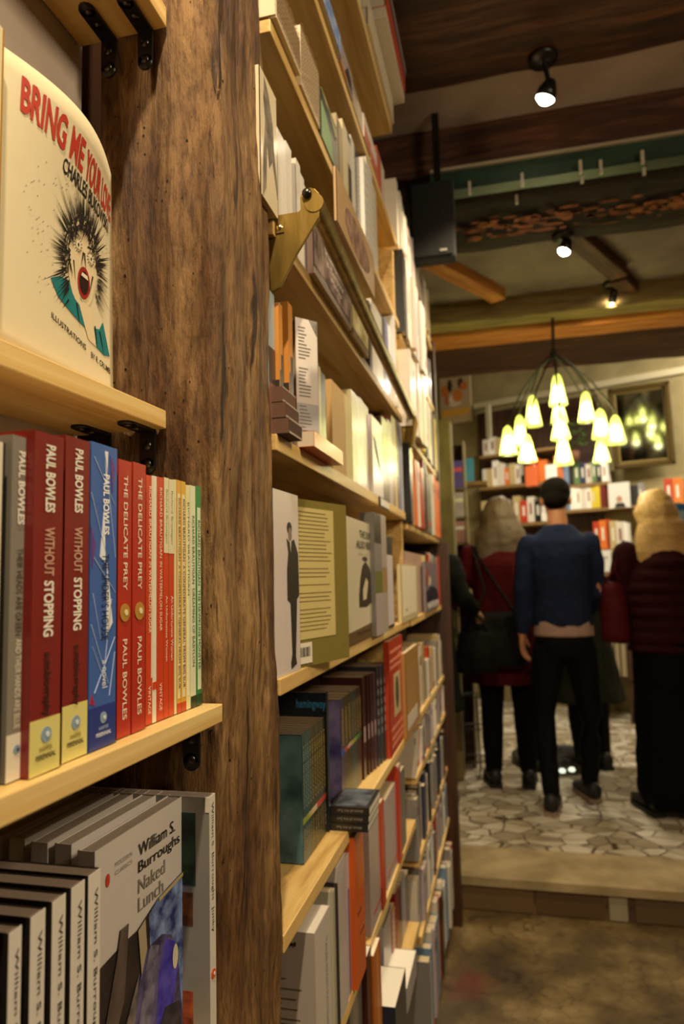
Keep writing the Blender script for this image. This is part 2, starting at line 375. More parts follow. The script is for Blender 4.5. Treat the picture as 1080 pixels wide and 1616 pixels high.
hb = hewn(-.6, 2.2, .50, .85, 3.06, 3.16, BEAM, .014, seed=9)
struct(tag(hb.build('ceiling_beam'), 'dark timber beam overhead, nearest the front', 'beam'))
hb = hewn(-.6, 2.2, 2.50, 2.64, 2.951, 3.16, BEAM, .014, seed=5)
struct(tag(hb.build('ceiling_beam'), 'reddish brown timber beam beside the green painted lintel', 'beam'))
# great lintel with green edge, rust and nails
g = hewn(-.6, 2.2, 2.56, 3.025, 2.872, 3.3, wood('lintel', [(.3, '#0e0703'), (.5, '#20140a'), (.72, '#352310')], (3, 22, 22), rough=.95, bump=.7, dist=.012), .012, seed=13)
lin_o = g.build('lintel_beam'); tag(lin_o, 'massive dark lintel with flaking rust patches and a green painted edge', 'beam'); struct(lin_o)
GREEN = wood('green_paint', [(.3, '#10231a'), (.6, '#21402c')], (4, 20, 20), rough=.5)
b = MB(); b.box((-.21, 2.482, 2.862), (2.1, 2.545, 2.945), GREEN); b.box((-.21, 2.470, 2.938), (2.1, 2.482, 2.949), mat('#a59a80', .6)); b.build('painted_edge', lin_o)
RUST = wood('rust', [(.38, '#3a1a0a'), (.5, '#8a4a22'), (.7, '#c08050')], (6, 14, 14), rough=.9, bump=.9, dist=.02)
b = MB()
for i in range(170):
    x = -.12+i*.0105+random.uniform(-.01, .01); y = 2.81+random.uniform(-.10, .08)*(1 if i % 3 else .5); s1 = random.uniform(.010, .055); s2 = random.uniform(.005, .018)
    k = 7; pts = [(x+math.cos(2*PI*j/k)*s1*random.uniform(.6, 1.2), y+math.sin(2*PI*j/k)*s2*random.uniform(.6, 1.2), 2.860) for j in range(k)]
    b.prism(pts, (0, 0, -.004), RUST)
b.build('rust_flakes', lin_o)
b = MB()
for px, py in ((742, 303), (816, 318), (825, 290), (917, 270), (919, 285), (949, 270), (1015, 255), (1017, 272)):
    p = onZ(px, py, 2.845); b.box((p.x-.005, p.y-.005, 2.835), (p.x+.005, p.y+.005, 2.885), mat('#b8b0a0', .4))
b.build('nails', lin_o)
# rear room beams
def beam(name, label, y0, y1, z0, z1, m, x0=-1.58, x1=3.18, seed=0):
    return struct(tag(hewn(x0, x1, y0, y1, z0, z1, m, .008, seed=seed).build(name), label, 'beam'))
beam('ceiling_beam', 'olive painted timber beam behind the second spotlight', 3.80, 3.96, 2.845, 3.0, RAFT, seed=20)
beam('ceiling_beam', 'orange brown timber beam above the chandelier', 4.04, 4.26, 2.845, 3.0, ORNG, seed=24)
beam('ceiling_beam', 'nearly black timber beam in front of the rear wall', 4.60, 5.30, 2.965, 3.22, BEAM, seed=28)
for (a, b2, lab, mm) in (((690, 425), (780, 472), 'short rafter coloured as if orange lit, left of the second spotlight', ORNG), ((912, 385), (972, 435), 'short dark rafter right of the second spotlight', BEAM), ((985, 455), (1030, 500), 'short dark rafter near the small third spotlight', BEAM)):  # orange of the left rafter imitates light along its edges
    p, q = onZ(*a, 2.90), onZ(*b2, 2.90); dv = (q-p); L = dv.length; ang = math.atan2(dv.y, dv.x)
    T = Matrix.Translation(p) @ Matrix.Rotation(ang, 4, 'Z')
    o = MB().box((-.1, -.045, 0), (L+.05, .045, .07), mm).build('rafter', M=T, bevel=.006); tag(o, lab, 'beam'); struct(o)

# ------------------------------------------------------------------ the old post
def make_post():
    b = MB(); x_b = -.392; y0, y1 = .60, .79; z0, z1 = 0, 3.12
    NZ = 520; per = []
    nf, ns = 22, 26                                      # points across the near face and the front face
    vs = []
    for i in range(NZ+1):
        z = z0+(z1-z0)*i/NZ
        xc = -.262 - (.012 if z < 1.35 else 0)*min(1, (1.35-z)/.2 if z < 1.35 else 0) + max(0, z-1.5)*.012
        xr = -.270 - max(0, z-1.55)*.016
        ring = [(x_b, y1), ]
        ring.append((x_b, y0))
        for j in range(1, nf): t = j/nf; ring.append((x_b+(xc-x_b)*t, y0-.004*math.sin(PI*t)))
        # rounded worn corner
        ring += [(xc-.004, y0+.0005), (xc-.001, y0+.004), (xc, y0+.010)]
        for j in range(1, ns): t = j/ns; ring.append((xc+(xr-xc)*t+.003*math.sin(PI*t), y0+.010+(y1-y0-.016)*t))
        ring += [(xr-.001, y1-.003), (xr-.006, y1)]
        for j, (x, y) in enumerate(ring):
            if j > 1:
                q = Vector((x*38, y*38, z*3.2)); a = noise.noise(q)*.0058 + noise.noise(Vector((x*90, y*90, z*9)))*.0030 + noise.noise(Vector((x*10, y*10, z*7+4)))*.0055 + noise.noise(Vector((x*60, y*60, z*40)))*.0012
                # long groove and adze marks
                a += -.0060*max(0, 1-abs(noise.noise(Vector((x*22+3, y*22, z*1.3))))*9)
                if j < nf+2: y -= a
                else: x += a
            vs.append((x, y, z))
    k = len(ring)
    fs = [(i*k+j, i*k+(j+1) % k, (i+1)*k+(j+1) % k, (i+1)*k+j) for i in range(NZ) for j in range(k)]
    b.add(vs, fs, OAK, True)
    o = b.build('timber_post'); tag(o, 'massive weathered oak post between the two bookshelf bays', 'post')
    return o
post = make_post()
from mathutils.bvhtree import BVHTree
bvh = BVHTree.FromPolygons([v.co for v in post.data.vertices], [tuple(p.vertices) for p in post.data.polygons])
b = MB(); HOLE = mat('#1a0d05', .95, var=0)
for i in range(230):
    z = random.uniform(.95, 2.3); r = random.uniform(.0005, .0012)
    if i % 3: org, dr = Vector((random.uniform(-.385, -.27), .4, z)), Vector((0, 1, 0))
    else: org, dr = Vector((0, random.uniform(.61, .78), z)), Vector((-1, 0, 0))
    hit, nrm, idx, dist = bvh.ray_cast(org, dr)
    if hit is None: continue
    if nrm.dot(dr) > 0: nrm = -nrm
    a = nrm.cross(Vector((0, 0, 1))).normalized(); c = a.cross(nrm)
    b.add([hit+nrm*.0005+a*r*math.cos(t)+c*r*1.25*math.sin(t) for t in [2*PI*q_/8 for q_ in range(8)]], [tuple(range(8))], HOLE)
wh = b.build('worm_holes', post); wh['kind'] = 'stuff'

# ------------------------------------------------------------------ shelves
def board(X, y0, y1, zb, th, label, depth=.190, zl=None, m=PINE):
    """pine board whose front edge is the plane x=X; zl = bottom height at its left end"""
    L = y1-y0; dz = 0 if zl is None else zb-zl
    o = MB().box((-depth, 0, 0), (0, L, th), m).build('shelf_board', bevel=.0012)
    o.matrix_basis = Matrix.Translation((X, y0, zb if zl is None else zl)) @ Matrix.Rotation(math.atan2(dz, L), 4, 'X')
    tag(o, label, 'shelf', 'pine shelf boards'); return o
board(-.312, -.25, .592, 1.567, .018, 'pine shelf board holding the big cream cover, left of the post', .10, zl=1.549)
board(-.255, -.25, .590, 1.293, .016, 'pine shelf board under the red and blue spines, left of the post', .155, zl=1.306)
board(-.312, -.25, .592, 1.985, .022, 'pine shelf board at the top left corner, above the big cream cover', .100)
board(-.262, -.25, .592, 1.013, .020, 'pine shelf board under the white spined paperbacks, bottom left', .15)
SB = dict(T=(2.735, .022), B=(2.395, .020), A=(2.142, .020), C=(1.861, .020), D=(1.580, .021), E=(1.280, .020), Fh=(.987, .020), G=(.737, .020), K=(.47, .02))
NM = dict(T='topmost', B='second', A='third', C='fourth', D='fifth', E='sixth', Fh='seventh', G='eighth', K='ninth')
for k, (z, th) in SB.items():
    y1 = 1.93
    if k == 'T': y1 = 1.91
    board(-.27, .797, y1, z, th, f'pine shelf board right of the post, {NM[k]} from the top' )
FB = [(2.40, 'topmost'), (2.125, 'second'), (1.840, 'third'), (1.556, 'fourth'), (1.276, 'fifth'), (.985, 'sixth'), (.835, 'seventh'), (.612, 'eighth'), (.41, 'ninth'), (.10, 'lowest')]
for z, nm in FB:
    board(-.27, 1.975, 2.93, z, .02, f'pine shelf board in the far bay, {nm} from the top')
# upright between the two right bays and the end panel
o = MB().box((-.425, 1.938, 0), (-.335, 1.962, 2.72), PINE).box((-.335, 1.938, 1.301), (-.284, 1.962, 1.578), PINE).box((-.335, 1.938, 2.0), (-.284, 1.962, 2.392), PINE).build('shelf_upright', bevel=.001); tag(o, 'pine upright between the middle bay and the far bay', 'upright')
o = MB().box((-.425, 2.935, 1.56), (-.262, 2.985, 2.45), DARKWOOD).box((-.425, 2.935, 0), (-.235, 2.985, 1.56), DARKWOOD).build('shelf_upright', bevel=.003); tag(o, 'dark brown end post of the bookcase by the step', 'upright')
# black L brackets below the left boards
BLK = mat('#15120f', .35, var=.1); SCR = mat('#55504a', .3, metal=1)
def bracket(x, zb, label):
    b = MB(); y = .590
    b.box((x-.008, y-.040, zb-.0035), (x+.008, y, zb-.0005), BLK)
    b.lathe((x, y-.040, zb-.0035), [(0, 0), (.008, 0), (.008, .003), (0, .003)], BLK, 14)
    b.box((x-.008, y-.003, zb-.036), (x+.008, y, zb-.002), BLK)
    b.lathe((x, y-.003, zb-.036), [(0, 0), (.008, 0), (.008, .003), (0, .003)], BLK, 14, (0, 1, 0))
    o = b.build('shelf_bracket'); tag(o, label, 'bracket', 'black angle brackets')
    s = MB()
    for dz in (-.016, -.034): s.lathe((x, y-.003, zb+dz), [(.0045, 0), (.0045, -.0012), (0, -.0018)], SCR, 12, (0, 1, 0))
    for dy in (-.022, -.038): s.lathe((x, y+dy, zb-.0035), [(.004, 0), (.004, -.001), (0, -.0015)], SCR, 12)
    s.build('screws', o)
bracket(-.334, 1.985, 'black metal angle bracket below the top left board, nearer the post corner')
bracket(-.376, 1.985, 'black metal angle bracket below the top left board, nearer the wall')
bracket(-.330, 1.567, 'black angle bracket under the board with the big cream cover, nearer the corner')
bracket(-.378, 1.567, 'black angle bracket under the board with the big cream cover, nearer the wall')
bracket(-.285, 1.293, 'black angle bracket under the board of red spines')

# ------------------------------------------------------------------ bay left of the post: spines facing out
zt = lambda y: 1.3225-(y+.25)/.84*.013            # top of the sloping board
XS = -.267
def b1(xl, xr, yt, color, label, group=None, X=XS, **op):
    a = onX(xl, 1180, X); b_ = onX(xr, 1180, X); z0 = zt(b_.y)+.0006
    h = onX((xl+xr)/2, yt, X).z-z0
    return book(X, a.y+.0001, z0, b_.y-a.y-.0004, h, .13, color, label, group, **op)
def perennial(b, wd): pass
b1(-52, -2, 690, '#1a1512', 'black backed paperback cut off by the left edge of the photo', bands=[(0, 1, '#e8e0cc', .3, .9)])
o = b1(9, 36, 686, '#8a8478', 'grey spined travel paperback left of the two dark red ones', bands=[(0, .13, '#e9e3cf')], texts=[
    ('PAUL BOWLES', .955, .735, .56, .42, '#f2ece0', .03), ('THEIR HEADS ARE GREEN', .665, .41, .56, .36, '#3a3838', .0), ('AND THEIR HANDS ARE BLUE', .40, .145, .56, .36, '#e8e2cc', .0)])
def disc_on_spine(o, wd, h, zc, r, c1, c2, yc=.5):
    s = MB(); s.lathe((.0004, wd*yc, zc*h), [(0, .0003), (r, .0003), (r, 0)], mat(c1, .5), 20, (1, 0, 0), False)
    s.lathe((.0008, wd*yc+r*.2, zc*h), [(0, .0003), (r*.35, .0003), (r*.35, 0)], mat(c2, .5), 12, (1, 0, 0), False); s.build('publisher_mark', o)
def dims(o):
    v = [q.co for q in o.data.vertices]; return max(q.y for q in v), max(q.z for q in v)
w_, h_ = dims(o); disc_on_spine(o, w_, h_, .085, w_*.2, '#8aa0b4', '#303848', .6)
for (xl, xr, yt, nm) in ((46, 94, 682, 'nearer the left edge'), (97, 137, 690, 'beside the blue one')):
    o = b1(xl, xr, yt, '#7e1f1c', f'thick dark red autobiography paperback with yellow foot, {nm}', 'dark red autobiographies', X=XS+(.006 if xl < 60 else .003), bands=[(0, .155 if xl < 60 else .165, '#e6dc86')], texts=[
        ('PAUL BOWLES', .965, .76, .52, .34, '#f4ede0', .03), ('WITHOUT', .715, .57, .52, .34, '#cfa38c', .02), ('STOPPING', .555, .39, .52, .34, '#f4ede0', .03), ('autobiography', .345, .16, .5, .30, '#2c0a08', .02),
        ])
    w_, h_ = dims(o); disc_on_spine(o, w_, h_, .108, w_*.17, '#8fa6bc', '#dfe8ee', .52)
    s = MB(); lettering('HARPER', (.0004, w_*.30, .062*h_), YP, ZP, w_*.42, .0028, ink('#8a7a3a'), mb=s); lettering('PERENNIAL', (.0004, w_*.18, .04*h_), YP, ZP, w_*.66, .0030, ink('#3a3418'), mb=s, bold=.02); s.build('publisher_lettering', o)
def spider(b, wd, h, d):
    W = mat('#b8cdf0', .4, var=0); P = mat('#6a3f8a', .4, var=0); Wh = mat('#eef2fa', .4, var=0)
    for (y0, z0, y1, z1) in ((.1, .95, .9, .80), (.0, .83, .6, .62), (.5, .97, .95, .62), (.1, .62, .95, .5), (.05, .4, .7, .2), (.2, .18, .95, .35), (.6, .2, .1, .33), (.8, .48, .5, .2), (.1, .5, .4, .35), (.75, .16, .95, .3)):
        a = Vector((0, y0*wd, z0*h)); c = Vector((0, y1*wd, z1*h)); n = (c-a).cross(Vector((1, 0, 0))).normalized()*.0003
        b.prism([a-n, a+n, c+n*.5, c-n*.5], (.0004, 0, 0), W)
    b.prism([(0, .5*wd, .98*h), (0, .62*wd, .98*h), (0, .58*wd, .85*h)], (.0004, 0, 0), Wh)
    b.prism([(0, .35*wd, .62*h), (0, .5*wd, .8*h), (0, .55*wd, .60*h)], (.0004, 0, 0), Wh)
    b.prism([(0, .62*wd, .60*h), (0, .85*wd, .40*h), (0, .62*wd, .36*h)], (.0004, 0, 0), Wh)
    b.prism([(0, .7*wd, .97*h), (0, .9*wd, .93*h), (0, .8*wd, .84*h)], (.0004, 0, 0), P)
    b.prism([(0, .0, .72*h), (0, .18*wd, .66*h), (0, .05*wd, .58*h)], (.0004, 0, 0), P)
    b.prism([(0, .02*wd, .15*h), (0, .22*wd, .14*h), (0, .1*wd, .18*h)], (.0004, 0, 0), mat('#a02a5a', .4))
o = b1(139, 182, 701, '#3f66b4', 'blue novel spine with white web lines, right of the dark red pair', X=XS+.003, bands=[(0, .135, '#26398c')], side=spider, texts=[
    ('PAUL BOWLES', .90, .695, .55, .24, '#fbfbff', .03), ("THE SPIDER'S HOUSE", .63, .345, .55, .26, '#141a2c', .0), ('a novel', .28, .19, .55, .2, '#f0f4ff', 0)])
w_, h_ = dims(o); disc_on_spine(o, w_, h_, .095, w_*.12, '#8fa6bc', '#dfe8ee', .52)
s = MB(); lettering('HARPER', (.0004, w_*.34, .058*h_), YP, ZP, w_*.36, .0024, ink('#9fb0dc'), mb=s); lettering('PERENNIAL', (.0004, w_*.24, .038*h_), YP, ZP, w_*.56, .0026, ink('#e8ecfa'), mb=s, bold=.02); s.build('publisher_lettering', o)
for (xl, xr, yt, nm) in ((184, 206, 726, 'left one of the pair beside the blue book'), (208, 229, 731, 'right one of the pair with a gold seal')):
    o = b1(xl, xr, yt, '#b62c1c', f'bright red story collection spine, {nm}', 'bright red story collections', texts=[
        ('THE DELICATE PREY', .945, .52, .5, .30, '#f6e6cc', .01), ('PAUL BOWLES', .345, .06, .5, .32, '#f6e6cc', .01)])
    w_, h_ = dims(o); disc_on_spine(o, w_, h_, .44, w_*.36, '#b98a3a', '#f0e0b0', .5)
thin = [
 (229.4, 240, 750, '#d2431c', 'thin orange red novella', [('RICHARD BRAUTIGAN', .955, .66, .55, .40, '#fbe8d2', 0), ('IN WATERMELON SUGAR', .645, .36, .55, .40, '#fbe8d2', 0), ('VINTAGE', .15, .04, .5, .4, '#fbe8d2', 0)], [(.18, 1, '#f0e4cf', .86, 1)]),
 (240.4, 247, 751, '#efe6d2', 'very thin white spine with a red gap', [], [(.13, .16, '#d2431c')]),
 (247.4, 258, 753, '#cf3f1a', 'thin orange red novella beside the white spine', [('RICHARD BRAUTIGAN', .955, .66, .5, .38, '#fbe8d2', 0), ('IN WATERMELON SUGAR', .645, .36, .5, .38, '#fbe8d2', 0), ('VINTAGE', .15, .04, .5, .4, '#fbe8d2', 0)], []),
 (258.4, 266, 754, '#d0421a', 'slim spine cream above and orange below', [('Richard Brautigan', .95, .72, .5, .45, '#8a9a6a', 0), ('An Unfortunate Woman', .50, .23, .5, .42, '#fbe8d2', 0)], [(.68, 1, '#e9e2b8')]),
 (266.4, 275, 757, '#d0421a', 'second slim spine cream above and orange below', [('Richard Brautigan', .95, .72, .5, .45, '#8a9a6a', 0), ('An Unfortunate Woman', .50, .23, .5, .42, '#fbe8d2', 0)], [(.68, 1, '#e9e2b8')]),
 (275.4, 279, 757, '#e8e2b0', 'hair thin pale yellow spine', [], []),
 (279.4, 286, 758, '#e2a83a', 'slim amber spine with a pale title panel', [('RICHARD BRAUTIGAN  A CONFEDERATE GENERAL FROM BIG SUR', .92, .10, .5, .45, '#5a3a20', 0)], [(.06, .94, '#efe4b4', .22, .8), (.0, .04, '#c8401c')]),
 (286.4, 294, 760, '#e2b03a', 'second slim amber spine with a pale title panel', [('RICHARD BRAUTIGAN  A CONFEDERATE GENERAL FROM BIG SUR', .92, .10, .5, .45, '#5a3a20', 0)], [(.06, .94, '#efe4b4', .22, .8), (.0, .04, '#c8401c')]),
 (294.4, 301, 766, '#eee6a8', 'slim lemon spine left of the white and green ones', [('RICHARD BRAUTIGAN', .92, .5, .5, .4, '#6a6a40', 0)], [(.06, .9, '#f6f2d8', .3, .7)]),
 (301.4, 310, 767, '#e9eccb', 'slim white spine with a pale green border', [('RICHARD BRAUTIGAN  DREAMING OF BABYLON', .86, .18, .5, .42, '#4a5a30', 0)], [(0, .05, '#2a3a1a')]),
 (310.4, 319, 768, '#2f8a48', 'slim green spine touching the timber post', [('RICHARD BRAUTIGAN  THE HAWKLINE MONSTER', .84, .16, .5, .42, '#2a4a30', 0)], [(.07, .9, '#dfeccb', .25, .85), (0, .05, '#1a4a26')]),
]
for k, (xl, xr, yt, c, look, tx, bd) in enumerate(thin):
    b1(xl, xr, yt, c, f'{look}, {ORD[k]} of the thin ones', 'thin paperbacks beside the post', X=XS-.004, texts=tx, bands=bd)

# ------------------------------------------------------------------ big cream face-out book above
def art_cover():
    z0 = 1.5832; H = .220; X0 = -.338
    # plan curve of the bulging cover, sampled along Y
    ys = [.378+.163*i/24 for i in range(25)]
    def xx(y, t):
        s = (y-.378)/.163
        bulge = .020*math.sin(PI*min(1, s*1.0))**1.0
        return X0+.008*(1-s)-.0*s+bulge*t*t + (-.004*t)
    CRM = mat('#efe2bd', .32, var=.02, coat=.3)
    def P(s, t, off=0):
        y = .378+.163*s; x = xx(y, t)
        return Vector((x+off, y, z0+H*t*(1-.012*s)))
    root_b = MB(); n = 24; m_ = 16
    vs = [P(i/n, j/m_) for j in range(m_+1) for i in range(n+1)]
    vs2 = [P(i/n, j/m_, -.0010) for j in range(m_+1) for i in range(n+1)]
    N = len(vs); k = n+1
    fs = [(j*k+i, j*k+i+1, (j+1)*k+i+1, (j+1)*k+i) for j in range(m_) for i in range(n)]
    fs2 = [tuple(a+N for a in f[::-1]) for f in fs]
    edge = [(i, i+1, N+i+1, N+i) for i in range(n)]+[(m_*k+i, N+m_*k+i, N+m_*k+i+1, m_*k+i+1) for i in range(n)]
    edge += [(j*k, N+j*k, N+(j+1)*k, (j+1)*k) for j in range(m_)]+[(j*k+n, (j+1)*k+n, N+(j+1)*k+n, N+j*k+n) for j in range(m_)]
    root_b.add(vs+vs2, fs+fs2+edge, CRM, True)
    root = root_b.build('picture_book'); tag(root, 'large cream paperback facing out with red title and an ink drawing of a shouting man', 'book')
    b = MB(); b.box((-.353, .382, z0), (-.3405, .530, z0+H*.975), mat('#d9c9a0', .8, var=.1, scale=300)); b.build('page_block', root)
    # flat artwork is bent onto the cover
    def art(mb_pts, m, name, faces=None):
        """mb_pts: list of polygons in (s,t) 0..1 cover coordinates"""
        q = MB()
        for poly in mb_pts:
            q.add([P(s, t, .0005) for s, t in poly], [tuple(range(len(poly)))], m)
        return q.build(name, root, recalc=False)
    def txt(s, sx, sy, ex, ey, hgt, m, name, bold, wob=0):
        vs_, fs_ = text_data(s, bold); q = MB(); pts = []
        for x, y in vs_:
            jag = (noise.noise(Vector((x*40, y*3, 1.7)))*wob)
            pts.append(P(sx+(ex-sx)*x+jag*.2, sy+(ey-sy)*x+(y+jag*2)*hgt, .0006))
        q.add(pts, fs_, m); return q.build(name, root, recalc=False)
    RED = ink('#c2351c'); BK = ink('#17120e')
    txt('BRING ME', .14, .825, .575, .795, .125, RED, 'title_lettering', .03, .02)
    txt('YOUR LOVE', .60, .79, .965, .765, .12, RED, 'title_lettering', .03, .02)
    txt('CHARLES BUKOWSKI', .42, .735, .93, .705, .058, BK, 'author_lettering', .02, .01)
    txt('ILLUSTRATIONS', .42, .195, .72, .150, .022, BK, 'credit_lettering', .01)
    txt('BY R. CRUMB', .77, .135, .965, .110, .024, BK, 'credit_lettering', .01)
    # generic shouting man: teal shirt, pale face, wild ink hair
    random.seed(11)
    art([[(.40, .335), (.47, .365), (.60, .375), (.70, .31), (.80, .26), (.85, .27), (.885, .31), (.96, .185), (.90, .175), (.80, .195), (.72, .235), (.60, .255), (.47, .285)]], mat('#1f7f84', .5), 'drawn_shirt')
    FACE = mat('#eedcb4', .5, var=0)
    art([[(.66+.145*math.cos(a)*(1+.06*math.sin(3*a)), .475+.165*math.sin(a)) for a in [2*PI*i/26 for i in range(26)]], [(.62, .34), (.76, .33), (.82, .19), (.74, .20)]], FACE, 'drawn_face')
    strokes = []
    def stroke(x0, y0, x1, y1, w0):
        dx, dy = x1-x0, y1-y0; L = math.hypot(dx, dy) or 1; nx, ny = -dy/L*w0, dx/L*w0*.75
        strokes.append([(x0-nx, y0-ny), (x1, y1), (x0+nx, y0+ny)])
    for i in range(330):
        a = random.uniform(-.6, PI*1.28); r1 = random.uniform(.15, .19); L = abs(random.gauss(.06, .05)); c0, s0 = math.cos(a), math.sin(a)
        x0, y0 = .66+r1*c0, .48+r1*1.02*s0
        if x0+L*c0 > .985: L = max(0, .985-x0)/max(.01, c0)
        stroke(x0, y0, x0+L*c0, y0+L*s0, .0035)
    for i in range(200):
        a = random.uniform(.1, PI*1.15); r1 = random.uniform(.12, .18)
        x0, y0 = .66+r1*math.cos(a), .49+r1*math.sin(a); stroke(x0, y0, x0+random.uniform(-.03, .03), y0-random.uniform(.02, .06), .004)
    for i in range(90):
        a = random.uniform(.3, PI*1.3); r = random.uniform(.25, .44); x, y = .62+r*math.cos(a), .5+r*.75*math.sin(a)
        if .05 < x < .97 and y < .72: strokes.append([(x-.003, y-.003), (x+.003, y-.002), (x, y+.004)])
    for (cx, cy) in ((.60, .53), (.73, .52)):                       # eye sockets, brows
        for i in range(14): a = 2*PI*i/14; stroke(cx+.028*math.cos(a), cy+.022*math.sin(a), cx+.045*math.cos(a), cy+.034*math.sin(a), .003)
        strokes.append([(cx+.009*math.cos(a), cy+.009*math.sin(a)) for a in [2*PI*i/8 for i in range(8)]])
    for x0, y0, x1, y1 in ((.54, .575, .64, .56), (.69, .555, .79, .57), (.655, .52, .64, .455), (.665, .52, .69, .455), (.60, .60, .71, .605), (.59, .62, .72, .625), (.57, .46, .60, .38), (.76, .46, .73, .37), (.55, .30, .50, .25), (.62, .31, .66, .22), (.80, .27, .83, .17), (.85, .26, .90, .17)):
        stroke(x0, y0, x1, y1, .006)
    q = MB()
    for poly in strokes: q.add([P(s, t, .0009) for s, t in poly], [tuple(range(len(poly)))], BK)
    q.build('ink_strokes', root, recalc=False)
    def oval(cx, cy, rx, ry, n=18): return [(cx+rx*math.cos(2*PI*i/n), cy+ry*math.sin(2*PI*i/n)) for i in range(n)]
    q = MB()
    for (c_, poly, off) in (('#a8281c', oval(.675, .405, .060, .062), .0010), ('#2a0a08', oval(.675, .405, .044, .045), .0012), ('#f4ead0', [(.64, .425), (.71, .425), (.70, .44), (.65, .44)], .0014), ('#f4ead0', oval(.60, .53, .020, .016), .0010), ('#f4ead0', oval(.73, .52, .020, .016), .0010), ('#17120e', oval(.60, .53, .007, .007, 8), .0013), ('#17120e', oval(.73, .52, .007, .007, 8), .0013)):
        q.add([P(s, t, off) for s, t in poly], [tuple(range(len(poly)))], ink(c_))
    q.build('drawn_features', root, recalc=False)
art_cover()
random.seed(21)
book(-.322, .270, 1.5832, .106, .222, .02, '#e9dcb6', 'cream cover cut off by the left edge beside the big drawing', bands=[(.0, 1, '#b58c3c', .985, 1)])

# ------------------------------------------------------------------ lower left: white spined paperbacks
WHT = '#ddd6cc'
z3 = 1.0335
def job_book(xs, yt, label, title):
    X = -.262; a = onX(xs[0], 1500, X); b_ = onX(xs[1], 1500, X)
    return book(X, a.y, z3, b_.y-a.y, .205, .13, '#2a2321', label, 'leaning white spined paperbacks', bands=[(0, 1, WHT)], pages='#8f7f73',
         texts=[('William S. Burroughs', .95, .50, .58, .38, '#1a1a1a', .005), (title, .46, .30, .58, .34, '#6a6460', 0)], side=None)
job_book((-10, -4), 1440, 'white spined paperback at the left edge below the spines, mostly out of frame', 'The Job')
for k, xs in enumerate(((13, 33), (47, 70), (81, 102), (111, 132), (138, 157))):
    job_book(xs, 1400, f'white spined dark sided paperback in the bottom left corner, {ORD[k]} from the left', 'The Job' if k > 2 else 'Interzone')
def naked(px_l, px_r, label, art=False, yo=0):
    """paperback whose cover faces the camera end of the aisle"""
    # frame: width along u (towards +X), height +Z, cover normal towards -Y
    A = onZ(px_l[0], px_l[1], z3+.197); B = onZ(px_r[0], px_r[1], z3+.197)
    u = (B-A); W = u.length; u.normalize(); W = .129
    A = B-u*W
    n = Vector((u.y, -u.x, 0)); z = Vector((0, 0, 1))
    lean = -.0
    M = Matrix.Translation((A.x, A.y, z3)) @ Matrix((( u.x, -n.x, 0, 0), (u.y, -n.y, 0, 0), (0, 0, 1, 0), (0, 0, 0, 1)))
    H = .197; th = .014
    b = MB(); c = mat('#ddd5d0', .3, coat=.4, var=.02)
    b.box((0, 0, 0), (W, .0008, H), c); b.box((0, th-.0008, 0), (W, th, H), c); b.box((0, 0, 0), (.0008, th, H), c)
    o = b.build('paperback_book', M=M); tag(o, label, 'book', None if art else 'leaning cover-out paperbacks')
    MB().box((.001, .0008, .001), (W-.001, th-.0008, H-.001), mat('#a5978a', .8, var=.12, scale=300)).build('page_block', o)
    return o, W, H
spots_ = [((-30, 1335), (165, 1243), 5), ((0, 1345), (195, 1243), 4), ((40, 1350), (222, 1246), 3), ((80, 1352), (258, 1248), 2), ]
for k, (l_, r_, n_) in enumerate(spots_):
    naked(l_, r_, f'leaning white paperback behind the purple jacket cover, {ORD[3-k]} one back')
o, W, H = naked((125, 1360), (290, 1255), 'white paperback with a purple jacket photograph and the author in black letters', True)
def on_cover(q, pts, col, off, mm=None): q.add([(x*W, -off, z*H) for x, z in pts], [tuple(range(len(pts)))], mm or mat(col, .35, coat=.3))
q = MB()
PHO = plaster('photo_blue', '#1b2a6a', '#8fa8dc', 60, 0); JCK = plaster('photo_jacket', '#2a2244', '#6e6496', 45, 0); GRY = plaster('photo_grey', '#3a3234', '#8a8078', 50, 0)
on_cover(q, [(.0, 0), (1, 0), (1, .68), (.66, .655), (.42, .60), (.30, .60), (.0, .58)], None, .0004, plaster('photo_dark', '#1c1512', '#3c2c28', 30, 0))
on_cover(q, [(.60, .02), (1, .02), (1, .68), (.66, .655), (.55, .62)], None, .0008, PHO)
on_cover(q, [(.30, 0), (.98, 0), (.93, .22), (.90, .36), (.82, .46), (.70, .50), (.52, .50), (.44, .40), (.36, .22)], None, .0012, JCK)
on_cover(q, [(.02, .0), (.30, .0), (.40, .30), (.44, .44), (.36, .36), (.20, .20)], None, .0014, GRY)
on_cover(q, [(.20, .56), (.24, .66), (.32, .66), (.28, .40), (.14, .24), (.06, .30)], None, .0016, plaster('photo_tie', '#4a3c38', '#6a5a50', 40, 0))
on_cover(q, [(.42, .60), (.50, .62), (.52, .50), (.46, .42)], '#b8a88c', .0016)
on_cover(q, [(.66, .655), (1, .68), (1, .665), (.66, .64)], '#c8b070', .0016)
on_cover(q, [(.86+.035*math.cos(2*PI*i/16), .36+.05*math.sin(2*PI*i/16)) for i in range(16)], '#e8dcc0', .0018)
on_cover(q, [(.62, .10), (.80, .12), (.90, .30), (.86, .42), (.74, .47), (.66, .36)], None, .0013, plaster('photo_violet', '#2a1c9a', '#5a50c4', 60, 0))
on_cover(q, [(.44, .0), (.60, .28), (.66, .47), (.56, .50), (.50, .42), (.40, .16), (.34, .0)], None, .0014, plaster('photo_lapel', '#3a3450', '#8a84a0', 60, 0))
on_cover(q, [(.60, .0), (.95, .0), (.92, .16), (.74, .20), (.62, .12)], None, .0015, plaster('photo_dark2', '#16121c', '#3a3440', 60, 0))
q.build('cover_photograph', o, recalc=False)
q = MB()
